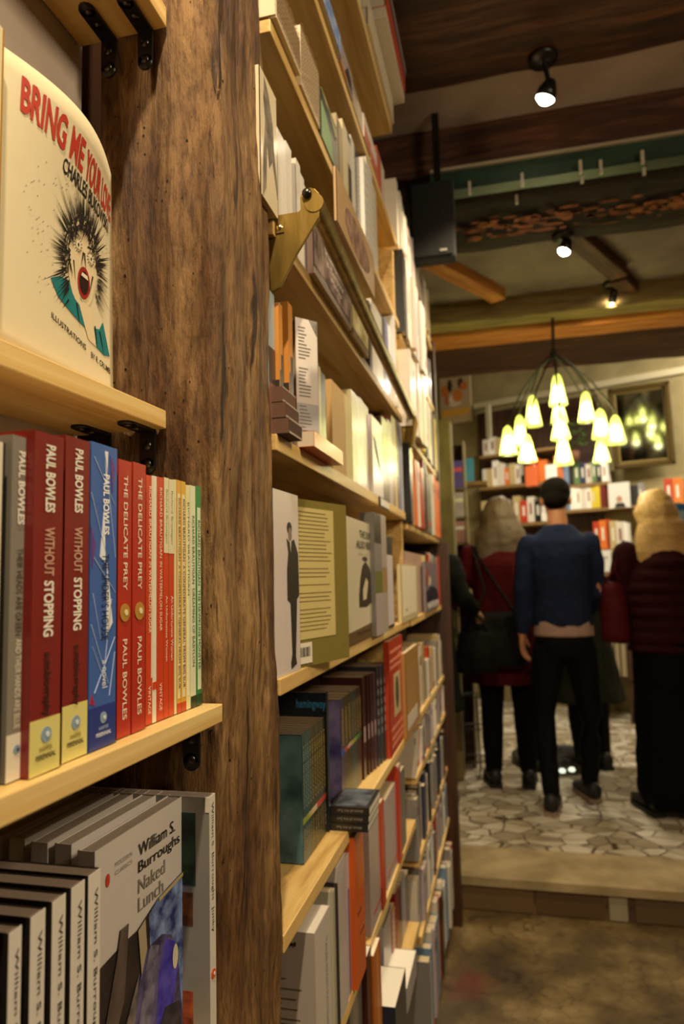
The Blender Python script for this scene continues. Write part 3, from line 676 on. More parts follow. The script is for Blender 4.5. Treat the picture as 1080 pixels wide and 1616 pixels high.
def cl(s, x, z, L, h, c, bold=.01): lettering(s, (x*W, -.0006, z*H), (1, 0, 0), (0, 0, 1), L*W, h*H, ink(c), mb=q, bold=bold)
cl('William S.', .43, .875, .44, .050, '#1c1a1a', .004); cl('Burroughs', .43, .800, .50, .058, '#1c1a1a', .004); cl('Naked', .43, .735, .31, .055, '#8a827e', 0); cl('Lunch', .43, .665, .29, .055, '#8a827e', 0)
cl('MODERN', .19, .90, .17, .016, '#8a827e', 0); cl('CLASSICS', .19, .87, .17, .016, '#8a827e', 0)
q.build('title_lettering', o, recalc=False)
q = MB(); q.add([(.12*W+.02*W*math.cos(a), -.0006, .87*H+.024*H*math.sin(a)) for a in [2*PI*i/14 for i in range(14)]], [tuple(range(14))], ink('#c8402a')); q.build('publisher_mark', o, recalc=False)
# upright book touching the post, with pictures on its back cover
def pics(b, wd, h, d):
    def R(u0, u1, v0, v1, mm): b.box((-u1*d, -.0003, v0*h), (-u0*d, 0, v1*h), mm)
    R(.0, 1, 0, 1, mat('#8d8a86', .35)); 
    b.box((-.72*d, -.0006, .62*h), (-.10*d, -.0003, .93*h), plaster('pic_green', '#10201e', '#2c4a40', 50, 0)); b.box((-.75*d, -.0006, .45*h), (-.12*d, -.0003, .59*h), plaster('pic_amber', '#2a1208', '#8a5020', 60, 0))
    b.box((-.6*d, -.0006, .02*h), (-.12*d, -.0003, .18*h), plaster('pic_red', '#5a1a10', '#c06030', 60, 0)); b.box((-.012*d-.002, -.0008, .935*h), (-.15*d*0, -.0003, h), mat('#e9e2d6', .4))
a = onX(343.5, 1250, -.262)
o = book(-.262, .575, z3, .0125, .1975, .13, '#ddd6cc', 'tall white spined paperback with dark pictures on its side, against the post', side=pics, pages='#9a8b80',
     texts=[('William S. Burroughs  Junky', .97, .42, .45, .42, '#222222', .0)])
w_, h_ = dims(o); disc_on_spine(o, w_, h_, .245, w_*.32, '#d8502a', '#f4ead8', .5)

# ------------------------------------------------------------------ ladder rail and brackets
BRASS = wood('aged_brass', [(.3, '#6e5a26'), (.55, '#93793a'), (.8, '#b59a55')], (40, 40, 6), rough=.38, bump=.05)
for nd in BRASS.node_tree.nodes:
    if nd.type == 'BSDF_PRINCIPLED': nd.inputs['Metallic'].default_value = .75
def zm(x, y): return 400+x/3.857, 280+y/3.857
YB = .805
outline = [(78, 235), (100, 237), (275, 207), (287, 195), (285, 120), (300, 80), (335, 60), (372, 66), (400, 95), (404, 140), (400, 240), (260, 470), (162, 668), (125, 690), (80, 698)]
pts = [onY(*zm(x, y), YB) for x, y in outline]
rb = empty('rail_bracket', (-.27, YB, 1.78)); tag(rb, 'flat brass ladder rail bracket screwed to the timber post', 'bracket')
def child(mb, name, root, **k):
    o = mb.build(name, **k); o.parent = root; o.matrix_parent_inverse = root.matrix_basis.inverted(); return o
child(MB().prism(pts, (0, .005, 0), BRASS), 'plate', rb, bevel=.0008)
p0 = [onY(*zm(x, y), YB-.001) for x, y in ((20, 243), (78, 350), (78, 270), (30, 235))]
q = MB(); q.prism([onY(*zm(x, y), YB-.0015) for x, y in ((78, 268), (187, 262), (187, 332), (78, 352))], (0, .0015, 0), BRASS)
c1 = onY(*zm(78, 268), YB-.0015); c2 = onY(*zm(78, 352), YB-.0015); xw = -.262
q.prism([c1, c2, Vector((c2.x-.006, YB-.028, c2.z+.004)), Vector((c1.x-.006, YB-.028, c1.z+.004))], (.0015, 0, 0), BRASS)
child(q, 'angle_plate', rb)
q = MB()
for x, y in ((105, 303), (158, 303)):
    p = onY(*zm(x, y), YB-.0015); q.lathe(p, [(.0042, 0), (.0034, -.0012), (0, -.0016)], mat('#e8d8a8', .2, metal=1), 14, (0, 1, 0))
child(q, 'screws', rb)
p = onY(*zm(330, 103), YB); q = MB(); q.lathe(p, [(0, -.008), (.004, -.0078), (.0062, -.005), (.0062, .0)], SCR, 18, (0, 1, 0)); child(q, 'bolt', rb)
R0 = onY(497, 322, YB+.003); R1 = onX(649, 655, -.249)
path = [R0.lerp(R1, i/14)+Vector((0, 0, 0)) for i in range(15)]
o = MB().tube([R0+(R0-R1).normalized()*.004]+path, .0125, BRASS, 18).build('ladder_rail'); tag(o, 'long round brass ladder rail running past the shelves', 'rail')
# far bracket
rb2 = empty('rail_bracket', (-.27, R1.y, R1.z)); tag(rb2, 'small far brass bracket holding the end of the ladder rail', 'bracket')
q = MB(); q.prism([onY(x, y, R1.y+.01) for x, y in ((655, 648), (660, 668), (654, 700), (644, 712), (636, 700), (634, 668), (640, 655))], (0, .006, 0), BRASS); child(q, 'plate', rb2, bevel=.001)
q = MB(); q.box((-.30, R1.y+.008, R1.z-.05), (-.262, R1.y+.022, R1.z-.01), BRASS); child(q, 'foot', rb2)

# ------------------------------------------------------------------ middle bay books
TA, TB_ = 'on the shelf', 'pine shelf'
def top(k): return SB[k][0]+SB[k][1]+.0004
HB = dict(name='hardback_book')
XM = -.277
def facing(px, X, zb, color, label, polys=(), texts=(), th=.012, name='paperback_book', tz=None, yaw=0, top_y=None, curve=None):
    """face-out book: cover faces the aisle (+X), between pixel columns px"""
    ya = onX(px[0], px[2], X).y; yb = onX(px[1], px[2], X).y; H = onX(px[0], px[3], X).z-zb if tz is None else tz
    W = yb-ya; m = mat(color, .35, coat=.3, var=.04)
    M = Matrix.Translation((X, ya, zb)) @ Matrix.Rotation(yaw, 4, 'Z')
    b = MB(); b.box((-.001, 0, 0), (0, W, H), m); b.box((-th, 0, 0), (-th+.001, W, H), m); b.box((-th, 0, 0), (0, .001, H), m)
    for c, poly in polys:
        b.prism([(0, y*W, z*H) for y, z in poly], (.0004+.0001*len(b.f)*.01, 0, 0), c if not isinstance(c, str) else mat(c, .4))
    o = b.build(name, M=M); tag(o, label, 'book')
    MB().box((-th+.001, .001, .001), (-.001, W-.001, H-.001), mat('#cdbb98', .8, var=.1, scale=300)).build('page_block', o)
    if texts:
        q = MB()
        for s, y, z, L, h, c, bo in texts: lettering(s, (.0008, y*W, z*H), YP, ZP, L*W, h*H, ink(c), mb=q, bold=bo)
        q.build('cover_lettering', o, recalc=False)
    return o
def oval(cx, cy, rx, ry, n=16): return [(cx+rx*math.cos(2*PI*i/n), cy+ry*math.sin(2*PI*i/n)) for i in range(n)]
def lines(n, x0, x1, z0, z1, c='#6a6258', seed=0):
    rr = random.Random(seed); out = []
    for i in range(n):
        z = z1-(z1-z0)*i/(n-1); e = x1-rr.uniform(0, .25)*(x1-x0); out.append((c, [(x0, z), (e, z), (e, z+.006), (x0, z+.006)]))
    return out

# ---- topmost shelf (T): dark spines and a lying pile that overhangs
g = 'books on the topmost shelf'
row(top('T'), XM, [(556, 563, -150, '#7a6a5a', 'taupe spine'), (563, 569, -150, '#3a1a14', 'dark brown spine', dict(bands=[(.0, .3, '#e0d6c4')])), (569, 573, -150, '#8a8a78', 'grey green spine')], 'on the topmost shelf right of the post', g)
def pile(k, X, y0, y1, layers, where, group, d=.13, z=None):
    z = top(k) if z is None else z
    for i, (th, c, look, dx) in enumerate(layers):
        book(X+dx, y0, z, th-.0008, y1-y0, d, c, f'{look} lying {where}', group, lie=True, name='hardback_book' if th > .03 else 'paperback_book', pages='#c9bda8'); z += th
pile('T', -.262, 1.52, 1.90, [(.052, '#d6cab0', 'thick cream volume at the bottom of the pile', .0), (.030, '#cfc4b4', 'white volume second from the bottom of the pile', .0)], 'on the topmost shelf', 'pile on the topmost shelf')
pile('T', -.232, 1.60, 1.93, [(.030, '#d8ccb8', 'pale volume jutting out in the pile', 0), (.050, '#c2481c', 'orange red volume in the pile', .004), (.012, '#5a5478', 'thin dark lilac volume in the pile', .008), (.012, '#c8bcb4', 'thin white volume topping the pile', .008)], 'above the cream ones, topmost shelf', 'pile on the topmost shelf', z=top('T')+.083)
# ---- second shelf (B)
g = 'books on the second shelf'
facing((497, 537, 10, -120), -.262, top('B'), '#6f86b4', 'blue picture magazine facing out on the second shelf', [(plaster('blue_sky', '#4a68a8', '#a8b4c8', 25, 0), [(.05, .03), (.97, .03), (.97, .95), (.05, .95)])], tz=onX(537, 55, -.262).z-top('B'))
facing((537, 556, 100, 54), -.266, top('B'), '#a89a98', 'mauve photo book with dark skyline facing out on the second shelf', [('#2a2a24', [(.35, .2), (.9, .1), (.85, .6), (.6, .75)]), ('#c0683a', [(0, 0), (.5, 0), (.6, .14), (0, .14)])], tz=onX(562, 140, -.266).z-top('B'))
row(top('B'), XM, [(556, 563, 152, '#cbb9a2', 'beige spine with dark stripe', dict(bands=[(.78, .86, '#3a2a20')], X=-.268)), (563, 572, 165, '#d9cbb8', 'pale spine', dict(X=-.268)), (572, 584, 190, '#e8ddd0', 'white spine with salmon foot', dict(bands=[(0, .55, '#d8705a')], X=-.266)), (584, 594, 225, '#e5d9c8', 'broad white spine', dict(X=-.268, bands=[(0, .4, '#d8684e')])), (594, 601, 240, '#d06048', 'salmon spine', dict(X=-.270)), (601, 607, 262, '#e3d5c0', 'cream spine')], 'on the second shelf', g)
# ---- third shelf (A): wave patterned boxes, green picture book, ring bound pads
WAVE = '#eedcbc'
def waves(b, wd, h, d):
    m1 = mat('#a08258', .5, var=0); m2 = mat('#dcc9a8', .4, var=0)
    for r in range(14):
        for c in range(5):
            cy = (c+.5*(r % 2))*wd/4; cz = r*h/14
            for k, rad in enumerate((.5, .36, .2)):
                R = rad*wd/4; n = 8
                p1 = [(0, min(wd, max(0, cy+R*math.cos(PI*i/n))), cz+R*1.3*math.sin(PI*i/n)) for i in range(n+1)]
                p2 = [(0, min(wd, max(0, cy+(R-.0009)*math.cos(PI*i/n))), cz+(R-.0009)*1.3*math.sin(PI*i/n)) for i in range(n+1)]
                b.add([(x+.0005, y, z) for x, y, z in p1+p2], [(i, i+1, n+2+i, n+1+i) for i in range(n)], m1)
ya, yb = .797, .905
o = book(-.262, .794, top('A'), onX(436, 60, -.262).y-.794, .20, .12, WAVE, 'patterned tan box file with wave arcs next to the post on the third shelf', 'wave patterned box files', side=waves, coat=.5)
y1_ = onX(437, 60, -.262).y
o = book(-.262, y1_, top('A'), onX(474, 100, -.262).y-y1_, onX(470, 75, -.262).z-top('A')+.02, .12, '#f0dfc0', 'patterned tan box file with pale fans, middle of the three on the third shelf', 'wave patterned box files', side=waves, coat=.5)
y2_ = onX(475, 100, -.266).y
o = book(-.266, y2_, top('A'), onX(504, 160, -.266).y-y2_, onX(490, 82, -.266).z-top('A'), .12, '#f2e0c2', 'patterned tan box file with rounded top, beside the green picture book', 'wave patterned box files', side=waves, coat=.5)
facing((508, 531, 200, 158), -.268, top('A'), '#4a4a3c', 'green and grey painted picture book facing out on the third shelf', [('#8fae7c', [(.0, .0), (.7, .0), (.62, .45), (.3, .66), (0, .74)]), ('#8a8a7a', [(.7, 0), (1, 0), (1, .7), (.8, .55), (.6, .6)]), ('#a8a878', [(0, .97), (.3, .9), (.5, .93), (.9, .7), (1, .78), (1, .9), (.3, 1), (0, 1)])], tz=onX(520, 172, -.268).z-top('A'))
row(top('A'), XM, [(531, 541, 192, '#b8a680', 'tan ring bound pad', dict(X=-.268, bands=[(.05*i, .05*i+.02, '#4a3a28', .1, .35) for i in range(1, 19)])), (541, 549, 200, '#dccfa8', 'cream ring bound pad', dict(X=-.268)), (549, 555, 216, '#3a352c', 'dark narrow spine', dict(bands=[(.6, .9, '#d8d0c0')])), (555, 561, 225, '#e2dccb', 'white narrow spine'), (561, 569, 245, '#22201c', 'black wire bound spine', dict(bands=[(.06*i, .06*i+.025, '#b8b0a0', .4, .9) for i in range(1, 16)])), (569, 580, 250, '#f0ece4', 'white paper pad', dict(X=-.268, bands=[(.12*i, .12*i+.01, '#a8a8a4') for i in range(1, 9)])), (580, 590, 268, '#ebe6dc', 'white paper block', dict(X=-.270, bands=[(.1*i, .1*i+.008, '#b8b4ac') for i in range(1, 10)])), (590, 596, 290, '#ded6c4', 'cream spine')], 'after the green picture book, third shelf', 'books on the third shelf')
# ---- fourth shelf (C)
g = 'books on the fourth shelf'
facing((412, 438, 300, 100), -.264, top('C'), '#e6d6b2', 'cream cover with a dark painted figure behind the brass bracket', [(plaster('fig', '#5a5048', '#8a8070', 40, 0), [(.25, .98), (.5, .9), (.75, .7), (.8, .5), (1, .25), (1, .15), (.7, .4), (.5, .3), (.35, .55), (.2, .8)]), (plaster('fig2', '#6a6258', '#a09480', 40, 0), [(.1, .0), (.3, .1), (.4, .5), (.3, .7), (.15, .3)])], tz=.165)
row(top('C'), XM, [(438, 445, 208, '#efe8d8', 'white spine'), (445, 452, 222, '#f2ece0', 'white spine'), (452, 461, 232, '#e4dccb', 'ivory spine'), (461, 468, 255, '#8f8a84', 'grey edged spine', dict(X=-.272)), (468, 475, 258, '#ebe4d6', 'white spine'), (475, 481, 280, '#efe9dc', 'white spine'), (481, 488, 300, '#ddd0c4', 'pinkish white spine'), (488, 495, 320, '#e8dccf', 'pinkish white spine')], 'on the fourth shelf', g)
facing((496, 552, 430, 352), -.262, top('C')+.001, '#6e564e', 'sepia photo cover with white script lettering behind the brass rail', [(plaster('sepia', '#4a3832', '#a48e84', 30, 0), [(.02, .12), (.98, .12), (.98, .98), (.02, .98)]), ('#e6dcc8', [(0, 0), (1, 0), (1, .08), (0, .08)])], [('Shakespeare', .25, .46, .5, .12, '#f0e8e0', .0), ('& Company', .3, .34, .45, .1, '#f0e8e0', .0), ('Paris', .4, .24, .3, .06, '#f0e8e0', .0)], tz=.125)
facing((558, 582, 560, 470), -.262, top('C')+.001, '#d8c694', 'small pastel map cover facing out on the fourth shelf', [(plaster('mapc', '#a09048', '#e8dcae', 25, 0), [(.05, .1), (.95, .1), (.95, .95), (.05, .95)])], tz=.115)
row(top('C'), XM, [(583, 587, 480, '#3a2e24', 'black spine'), (587, 593, 480, '#efe8d8', 'white spine'), (593, 599, 490, '#f2eee2', 'white spine'), (599, 604, 500, '#e8e0d4', 'white spine'), (604, 609, 505, '#3c3a44', 'charcoal spine'), (609, 614, 512, '#7a80b4', 'periwinkle blue spine'), (614, 619, 520, '#e8e8f0', 'bluish white spine'), (619, 626, 500, '#efece8', 'white spine', dict(X=-.268))], 'after the map cover on the fourth shelf', g)
# face-out wooden-looking cover
facing((534, 590, 400, 268), -.236, 1.990, '#c9a778', 'tan face-out book with a brown oval picture, jutting out above the rail', [(plaster('oval_pic', '#6a4a3a', '#a0806c', 40, 0), oval(.5, .45, .34, .36))], th=.006, tz=.092)
# ---- fifth shelf (D)
g = 'books on the fifth shelf'
row(top('D'), XM, [(424, 434.5, 462, '#a8b8bc', 'pale blue spine with a dark figure', dict(bands=[(.0, .35, '#8a5a50'), (.35, .6, '#4a3a38')]))], 'behind the flat stack', g)
def stripes(b, wd, h, d):
    for (u0, u1, v0, v1, c) in ((.0, 1, 0, 1, '#dccbb0'), (.0, 1, 0, .22, '#d2742c'), (0, .10, .35, 1, '#dc9440'), (0, .10, 0, .42, '#3a332a')):
        b.box((-u1*d, -.0004-.0001*(u1 < 1)-.0001*(v1 < 1), v0*h), (-u0*d, 0, v1*h), mat(c, .4))
    for i in range(4): b.prism([(-d*(.5+.09*i), -.0005, h), (-d*(.54+.09*i), -.0005, h), (-d*(.16+.09*i), -.0005, .88*h), (-d*(.12+.09*i), -.0005, .88*h)], (0, .0004, 0), mat('#1c1a18', .5))
for k, (a_, b2_) in enumerate(((441, 447), (456, 463))):
    row(top('D'), -.272, [(a_, b2_, 482, '#dc9440', 'orange and black spined art paperback', dict(bands=[(0, .5, '#3a3530', .2, 1), (.5, .62, '#3a3530', .5, 1)], side=stripes, d=.10))], 'behind the pale listing cover', g, start=k)
# listing cover facing the camera end
def listing():
    A = onZ(463, 500, top('D')+.185); B = onY(500, 490, .985)
    A = onY(466, 500, .955); B = onY(500, 490, .985); u = (B-A); u.z = 0; W = u.length; u.normalize(); n = Vector((u.y, -u.x, 0))
    H = A.z-top('D')
    M = Matrix.Translation((A.x, A.y, top('D'))) @ Matrix(((u.x, -n.x, 0, 0), (u.y, -n.y, 0, 0), (0, 0, 1, 0), (0, 0, 0, 1)))
    b = MB(); c = mat('#d9cfc4', .35, coat=.3); th = .01
    b.box((0, 0, 0), (W, .0008, H), c); b.box((0, th-.0008, 0), (W, th, H), c); b.box((W-.0008, 0, 0), (W, th, H), c)
    b.box((0, -.0004, 0), (W*.98, 0, .38*H), mat('#a8a8a8', .4))
    rr = random.Random(4)
    for i in range(34):
        if i in (10, 11, 21, 22): continue
        z = .93*H-i*.025*H; b.box((.12*W, -.0007, z), ((.35+rr.uniform(0, .35))*W, -.0003, z+.006*H), ink('#5a5450'))
    for i in range(4): b.prism([(W*(.62+.1*i), -.0006, H), (W*(.66+.1*i), -.0006, H), (W*.98, -.0006, H*(.90+.025*i)), (W*.98, -.0006, H*(.885+.025*i))], (0, .0004, 0), ink('#1c1a18'))
    b.box((.22*W, -.0007, .03*H), (.62*W, -.0003, .15*H), mat('#ece6da', .5)); 
    o = b.build('paperback_book', M=M); tag(o, 'pale listing cover with rows of small text and diagonal black stripes', 'book')
    MB().box((.001, .001, .001), (W-.001, th-.001, H-.001), mat('#cdbb98', .8)).build('page_block', o)
    q = MB(); lettering('W', (.33*W, -.0008, .07*H), (1, 0, 0), ZP, .16*W, .05*H, ink('#1c1a18'), mb=q); q.build('mark_lettering', o, recalc=False)
listing()
row(top('D'), XM, [(501, 504, 572, '#8a8078', 'grey thin spine'), (504, 507, 580, '#c8b878', 'yellowish thin spine'), (507, 510, 588, '#2c2822', 'black thin spine'), (510, 514.5, 592, '#332e26', 'black thin spine')], 'after the listing cover, fifth shelf', g)
for k, (zz, c, look) in enumerate(((0, '#4a3024', 'lowest dark brown book of the flat stack by the post'), (.0205, '#5a3c2c', 'middle brown book of the flat stack by the post'), (.041, '#6a4a38', 'uppermost brown book of the flat stack by the post'))):
    book(-.262+.004*(2-k), .800, top('D')+zz, .0195, .055, .10, c, look, 'flat stack by the post', lie=True, pages='#6a4a38', coat=0, rough=.8, bands=[(0, 1, '#b0a090', .86, 1), (0, 1, '#b0a090', 0, .1)])
book(-.248, onX(497, 720, -.248).y, top('D'), .022, onX(542, 745, -.248).y-onX(497, 720, -.248).y, .10, '#c8552a', 'orange book lying flat at the shelf edge beside the tan box', lie=True, pages='#d9c8b0')
row(top('D'), XM, [
 (524, 556, 617, '#d8b070', 'tan slipcase box', dict(X=-.274, bands=[(0, 1, '#efdc9c', .62, 1)], coat=0, rough=.6)),
 (556, 563, 620, '#cfc298', 'sand coloured spine'), (563, 569, 628, '#efe8dc', 'white spine'), (569, 575, 632, '#e8ddd2', 'off-white spine'), (575, 583, 642, '#e6dcd4', 'pale spine', dict(bands=[(.2, .5, '#e0d060', .8, 1)])),
 (583, 604, 662, '#ebe0e0', 'white spine with black brush stroke', dict(X=-.270, side=lambda b, w, h, d: b.prism([(0, .1*w, .75*h), (0, .3*w, .70*h), (0, .75*w, .35*h), (0, .9*w, .3*h), (0, .6*w, .40*h), (0, .3*w, .55*h)], (.0006, 0, 0), ink('#22201c')))),
 (604, 614, 664, '#4a241c', 'dark spine with amber and red', dict(bands=[(.55, .8, '#d0903c'), (.28, .55, '#b02420')])), (614, 620, 668, '#b8a0a0', 'greyish pink spine'), (620, 624, 660, '#8a5434', 'brown spine'), (624, 626.5, 664, '#e8d080', 'thin gold spine'), (626.5, 630, 668, '#6a4028', 'chestnut spine'), (630, 634, 670, '#8088b8', 'slate blue spine'), (634, 636.5, 675, '#f4f4f8', 'bright white spine')],
 'after the flat orange book, fifth shelf', g)
# price rails
for (xa, xb_, ya_) in ((655/6.73+540, 720/6.73+540, 838),):
    a_ = onX(600, 806, -.2675); c_ = onX(611, 815, -.2675)
    o = MB().box((-.2695, a_.y, SB['D'][0]-.002), (-.2665, c_.y+.03, SB['D'][0]+.02), mat('#1c1a18', .4)).build('shelf_label'); tag(o, 'small black framed shelf label under the white spines', 'label')
    MB().box((-.2665, a_.y+.01, SB['D'][0]+.001), (-.2660, c_.y+.027, SB['D'][0]+.017), mat('#e8e2d6', .5)).build('label_card', o)
# ---- sixth shelf (E)
g = 'books on the sixth shelf'
def soldier(W): return None
o = facing((432, 467, 900, 786), -.275, top('E'), '#ded2ce', 'white cover with a black standing figure in a cap, beside the post', [
   ('#2a2826', oval(.62, .80, .10, .035)), ('#8a7a70', oval(.64, .765, .07, .04)), ('#2a2826', [(.50, .74), (.62, .72), (.80, .74), (.96, .66), (.98, .42), (.88, .40), (.86, .30), (.80, .08), (.84, .04), (.62, .02), (.60, .05), (.66, .10), (.62, .38), (.50, .40), (.50, .56), (.56, .66)]), ('#ded2ce', [(.62, .73), (.68, .73), (.66, .66)])], tz=.232, yaw=-.05)
def standing_board():
    A = onX(466, 950, -.268); B = onX(551, 950, -.268)
    Y0, Y1 = .862, B.y
    m = mat('#7e7134', .45, var=.08)
    A = onY(462, 1030, .86); 
    u = Vector((-.262+.345*0, 0, 0))
    # opened cardboard folder turned towards the camera
    P0 = onZ(466, 1035, top('E')); P1 = onZ(551, 1030, top('E')); P0.y = .90; P0 = onY(464, 1000, .885); P0.z = top('E'); P1 = onY(551, 1000, 1.02); P1.z = top('E')
    u = (P1-P0); W = u.length; u.normalize(); n = Vector((u.y, -u.x, 0)); H = onY(464, 785, .885).z-top('E')
    M = Matrix.Translation(P0) @ Matrix(((u.x, -n.x, 0, 0), (u.y, -n.y, 0, 0), (0, 0, 1, 0), (0, 0, 0, 1)))
    b = MB(); b.box((0, 0, 0), (W, .003, H), m)
    o = b.build('display_folder', M=M); tag(o, 'olive green folder with a cream printed sheet standing beside the white cover', 'folder')
    q = MB(); q.box((.02*W, -.0008, .16*H), (.73*W, -.0001, .95*H), mat('#c9b878', .6)); rr = random.Random(3)
    for i in range(30):
        if i in (13, 17, 19, 23): continue
        z = .92*H-i*.0245*H; q.box((.07*W, -.0012, z), ((.55+rr.uniform(0, .13))*W, -.0008, z+.005*H), ink('#7a6c40'))
    q.build('printed_sheet', o)
    q = MB(); q.box((.0*W, -.002, .02*H), (.28*W, -.0009, .14*H), mat('#e6dccb', .5))
    for i in range(11): q.box(((.03+.02*i)*W, -.0024, .06*H), ((.03+.02*i+.006+.004*(i % 3))*W, -.002, .115*H), ink('#2a2622'))
    q.build('price_sticker', o)
standing_board()
o = facing((548, 592, 900, 804), -.268, top('E'), '#e2d7ba', 'cream novel cover titled The Sun Also Rises with a dark seated figure', [
   ('#6a5030', [(0, 0), (1, 0), (1, .13), (0, .10)]),
   ('#3a2f22', [(.36, .28), (.62, .27), (.82, .30), (.86, .45), (.78, .60), (.62, .66), (.50, .62), (.42, .52), (.36, .38)]), ('#d8ccae', [(.50, .33), (.62, .34), (.70, .48), (.62, .52), (.50, .42)]), ('#3a2f22', oval(.6, .68, .1, .02))],
   [('THE SUN', .42, .855, .42, .065, '#2c261c', .015), ('ALSO RISES', .30, .765, .62, .065, '#2c261c', .015), ('Ernest Hemingway', .25, .05, .5, .04, '#2c1c10', .0), ('the finest novel', .35, .71, .35, .02, '#8a7c60', 0)], tz=.228)
row(top('E'), XM, [(593, 604, 812, '#6a6660', 'photo spine with a green block', dict(X=-.258, d=.03, bands=[(.75, 1, '#2e2a26'), (.52, .75, '#8f8a84'), (.34, .52, '#77793c', 0, 1), (0, .34, '#b8aaa6')])), (604, 612, 815, '#b5a79c', 'pale mauve spine with a tan block', dict(X=-.258, d=.04, bands=[(.34, .55, '#a88a5c')])), (612, 621, 848, '#ddd4d4', 'white spine with a black top', dict(X=-.268, bands=[(.80, 1, '#3a3632'), (0, .03, '#1c1a18')]))], 'after the seated figure, sixth shelf', g)
# ---- seventh shelf (F): dark teal and purple novels
g = 'books on the seventh shelf'
def sea(c1, c2):
    def f(b, wd, h, d): b.box((-.97*d, -.0005, .01*h), (-.01*d, 0, .99*h), plaster('cover_art', c1, c2, 14, 0))
    return f
zf = top('Fh')
TAN = '#9c8468'
XF = -.303
cols = ['#3a4e50', '#345654', '#3a5c5a', '#385044', '#45482a', '#3e3c26', '#4c4728', '#3c3a2a', '#484226', '#3a3424']
badge = ['#9aa83a', '#8aa43c', '#a8b050', '#c8b07a', '#d8c49c', '#d8c8a8', '#c84a34', '#d04a30', '#c84028', '#b83c28']
xs = [478, 481.5, 485, 488.5, 492, 496, 500, 503.5, 507, 510.5, 514.5]
yF = [onX(x, 1250, XF).y for x in xs]
for i in range(10):
    book(XF, yF[i], zf, yF[i+1]-yF[i]-.0004, .184, .10, cols[i], f'dark teal novel with coloured badge, {ORD[i]} from the left in the front block', 'dark novels in the front block', pages=TAN,
         bands=[(.30, .345, badge[i])], texts=[('HEMINGWAY', .9, .4, .5, .5, '#b09a4a' if i > 3 else '#8aa8a4', .02), ('ERNEST', .26, .08, .5, .4, '#a89878', 0)], side=sea('#2a4e58', '#7098a2') if i == 0 else None)
# blue lettered one behind
A = onY(462, 1100, .90); 
yh = yF[-1]+.002; hx = onY(515, 1093, yh); hl = onY(468, 1110, yh)
o = book(hx.x, yh, zf, .012, hx.z-zf, .10, '#16222a', 'dark paperback with blue lettering sticking up behind the front block', pages=TAN)
q = MB(); lettering('hemingway', (hl.x-hx.x, -.0005, hx.z-zf-.030), (1, 0, 0), ZP, hx.x-hl.x-.001, .019, ink('#3f93c8'), mb=q, bold=.01); q.build('cover_lettering', o, recalc=False)
xs = [539, 545, 550, 556, 560, 564, 568, 572]
cl2 = ['#4a3f5c', '#4a4020', '#463c1e', '#35454a', '#2e4246', '#3a2420', '#4a2620']
bd2 = ['#2a58b0', '#c84a3c', '#c8b0a0', '#b8a83a', '#8aa83c', '#4a8a3c', '#3a6a3c']
for i in range(7):
    ya_, yb_ = onX(xs[i], 1200, XF).y, onX(xs[i+1], 1200, XF).y
    book(XF, ya_, zf, yb_-ya_-.0004, .192-.002*(i > 2), .10, cl2[i], f'dark novel with tiny badge, {ORD[i]} from the left in the purple block', 'dark novels in the purple block', pages=TAN, bands=[(.48, .52, bd2[i])],
         texts=[('HEMINGWAY', .9, .55, .5, .5, '#a89050', .02)], side=sea('#453a86', '#aaa0cc') if i == 0 else None)
cl3 = [('#3a1414', 'burgundy spine'), ('#34100f', 'burgundy spine'), ('#3c1a1a', 'burgundy spine'), ('#4a3040', 'plum spine'), ('#2a2c34', 'black spine with pale letters'), ('#34404a', 'slate spine with pale letters'), ('#2c3438', 'slate spine with pale letters'), ('#30383c', 'slate spine with pale letters')]
row(zf, -.300, [(573.5+5.2*i, 573.5+5.2*(i+1), 1066-2*i if i < 4 else 1050-1.5*(i-4), c, look, dict(pages=TAN, X=-.300+.003*i, d=.09, bands=[(.35, .5, '#b8a0a0', .2, .7)] if i < 4 else [(.1*k, .1*k+.06, '#9aa8ac', .35, .65) for k in range(3, 9)])) for i, (c, look) in enumerate(cl3)], 'in the burgundy and slate block', g)
facing((615, 638, 1100, 1012), -.272, zf, '#bc3c22', 'bright red cover with pale lettering and a small portrait, end of the seventh shelf', [('#c9b48c', [(.30, .30), (.72, .30), (.72, .68), (.30, .68)]), ('#4a4a34', oval(.5, .5, .12, .15))]+[('#dc8468', [(.1, z), (.9, z), (.9, z+.025), (.1, z+.025)]) for z in (.06, .12, .20, .74, .80, .88)], tz=.262)
for k in range(3):
    book(-.302+.001*k, 1.128+.002*k, zf+.0125*k, .012, .066, .10, '#1a1a1c', f'black paperback lying flat at the front of the seventh shelf, {["lowest", "middle", "topmost"][k]} of three', 'flat black paperbacks', lie=True, yaw=-PI/2, pages='#d8d0c0',
         side=(lambda b, w, h, d: b.box((-.95*d, -.0004, .08*h), (-.05*d, 0, .9*h), plaster('night', '#14161c', '#6a7280', 30, 0))) if k == 2 else None, texts=[('above all the Sun', .85, .2, .5, .4, '#9a9488', 0)])
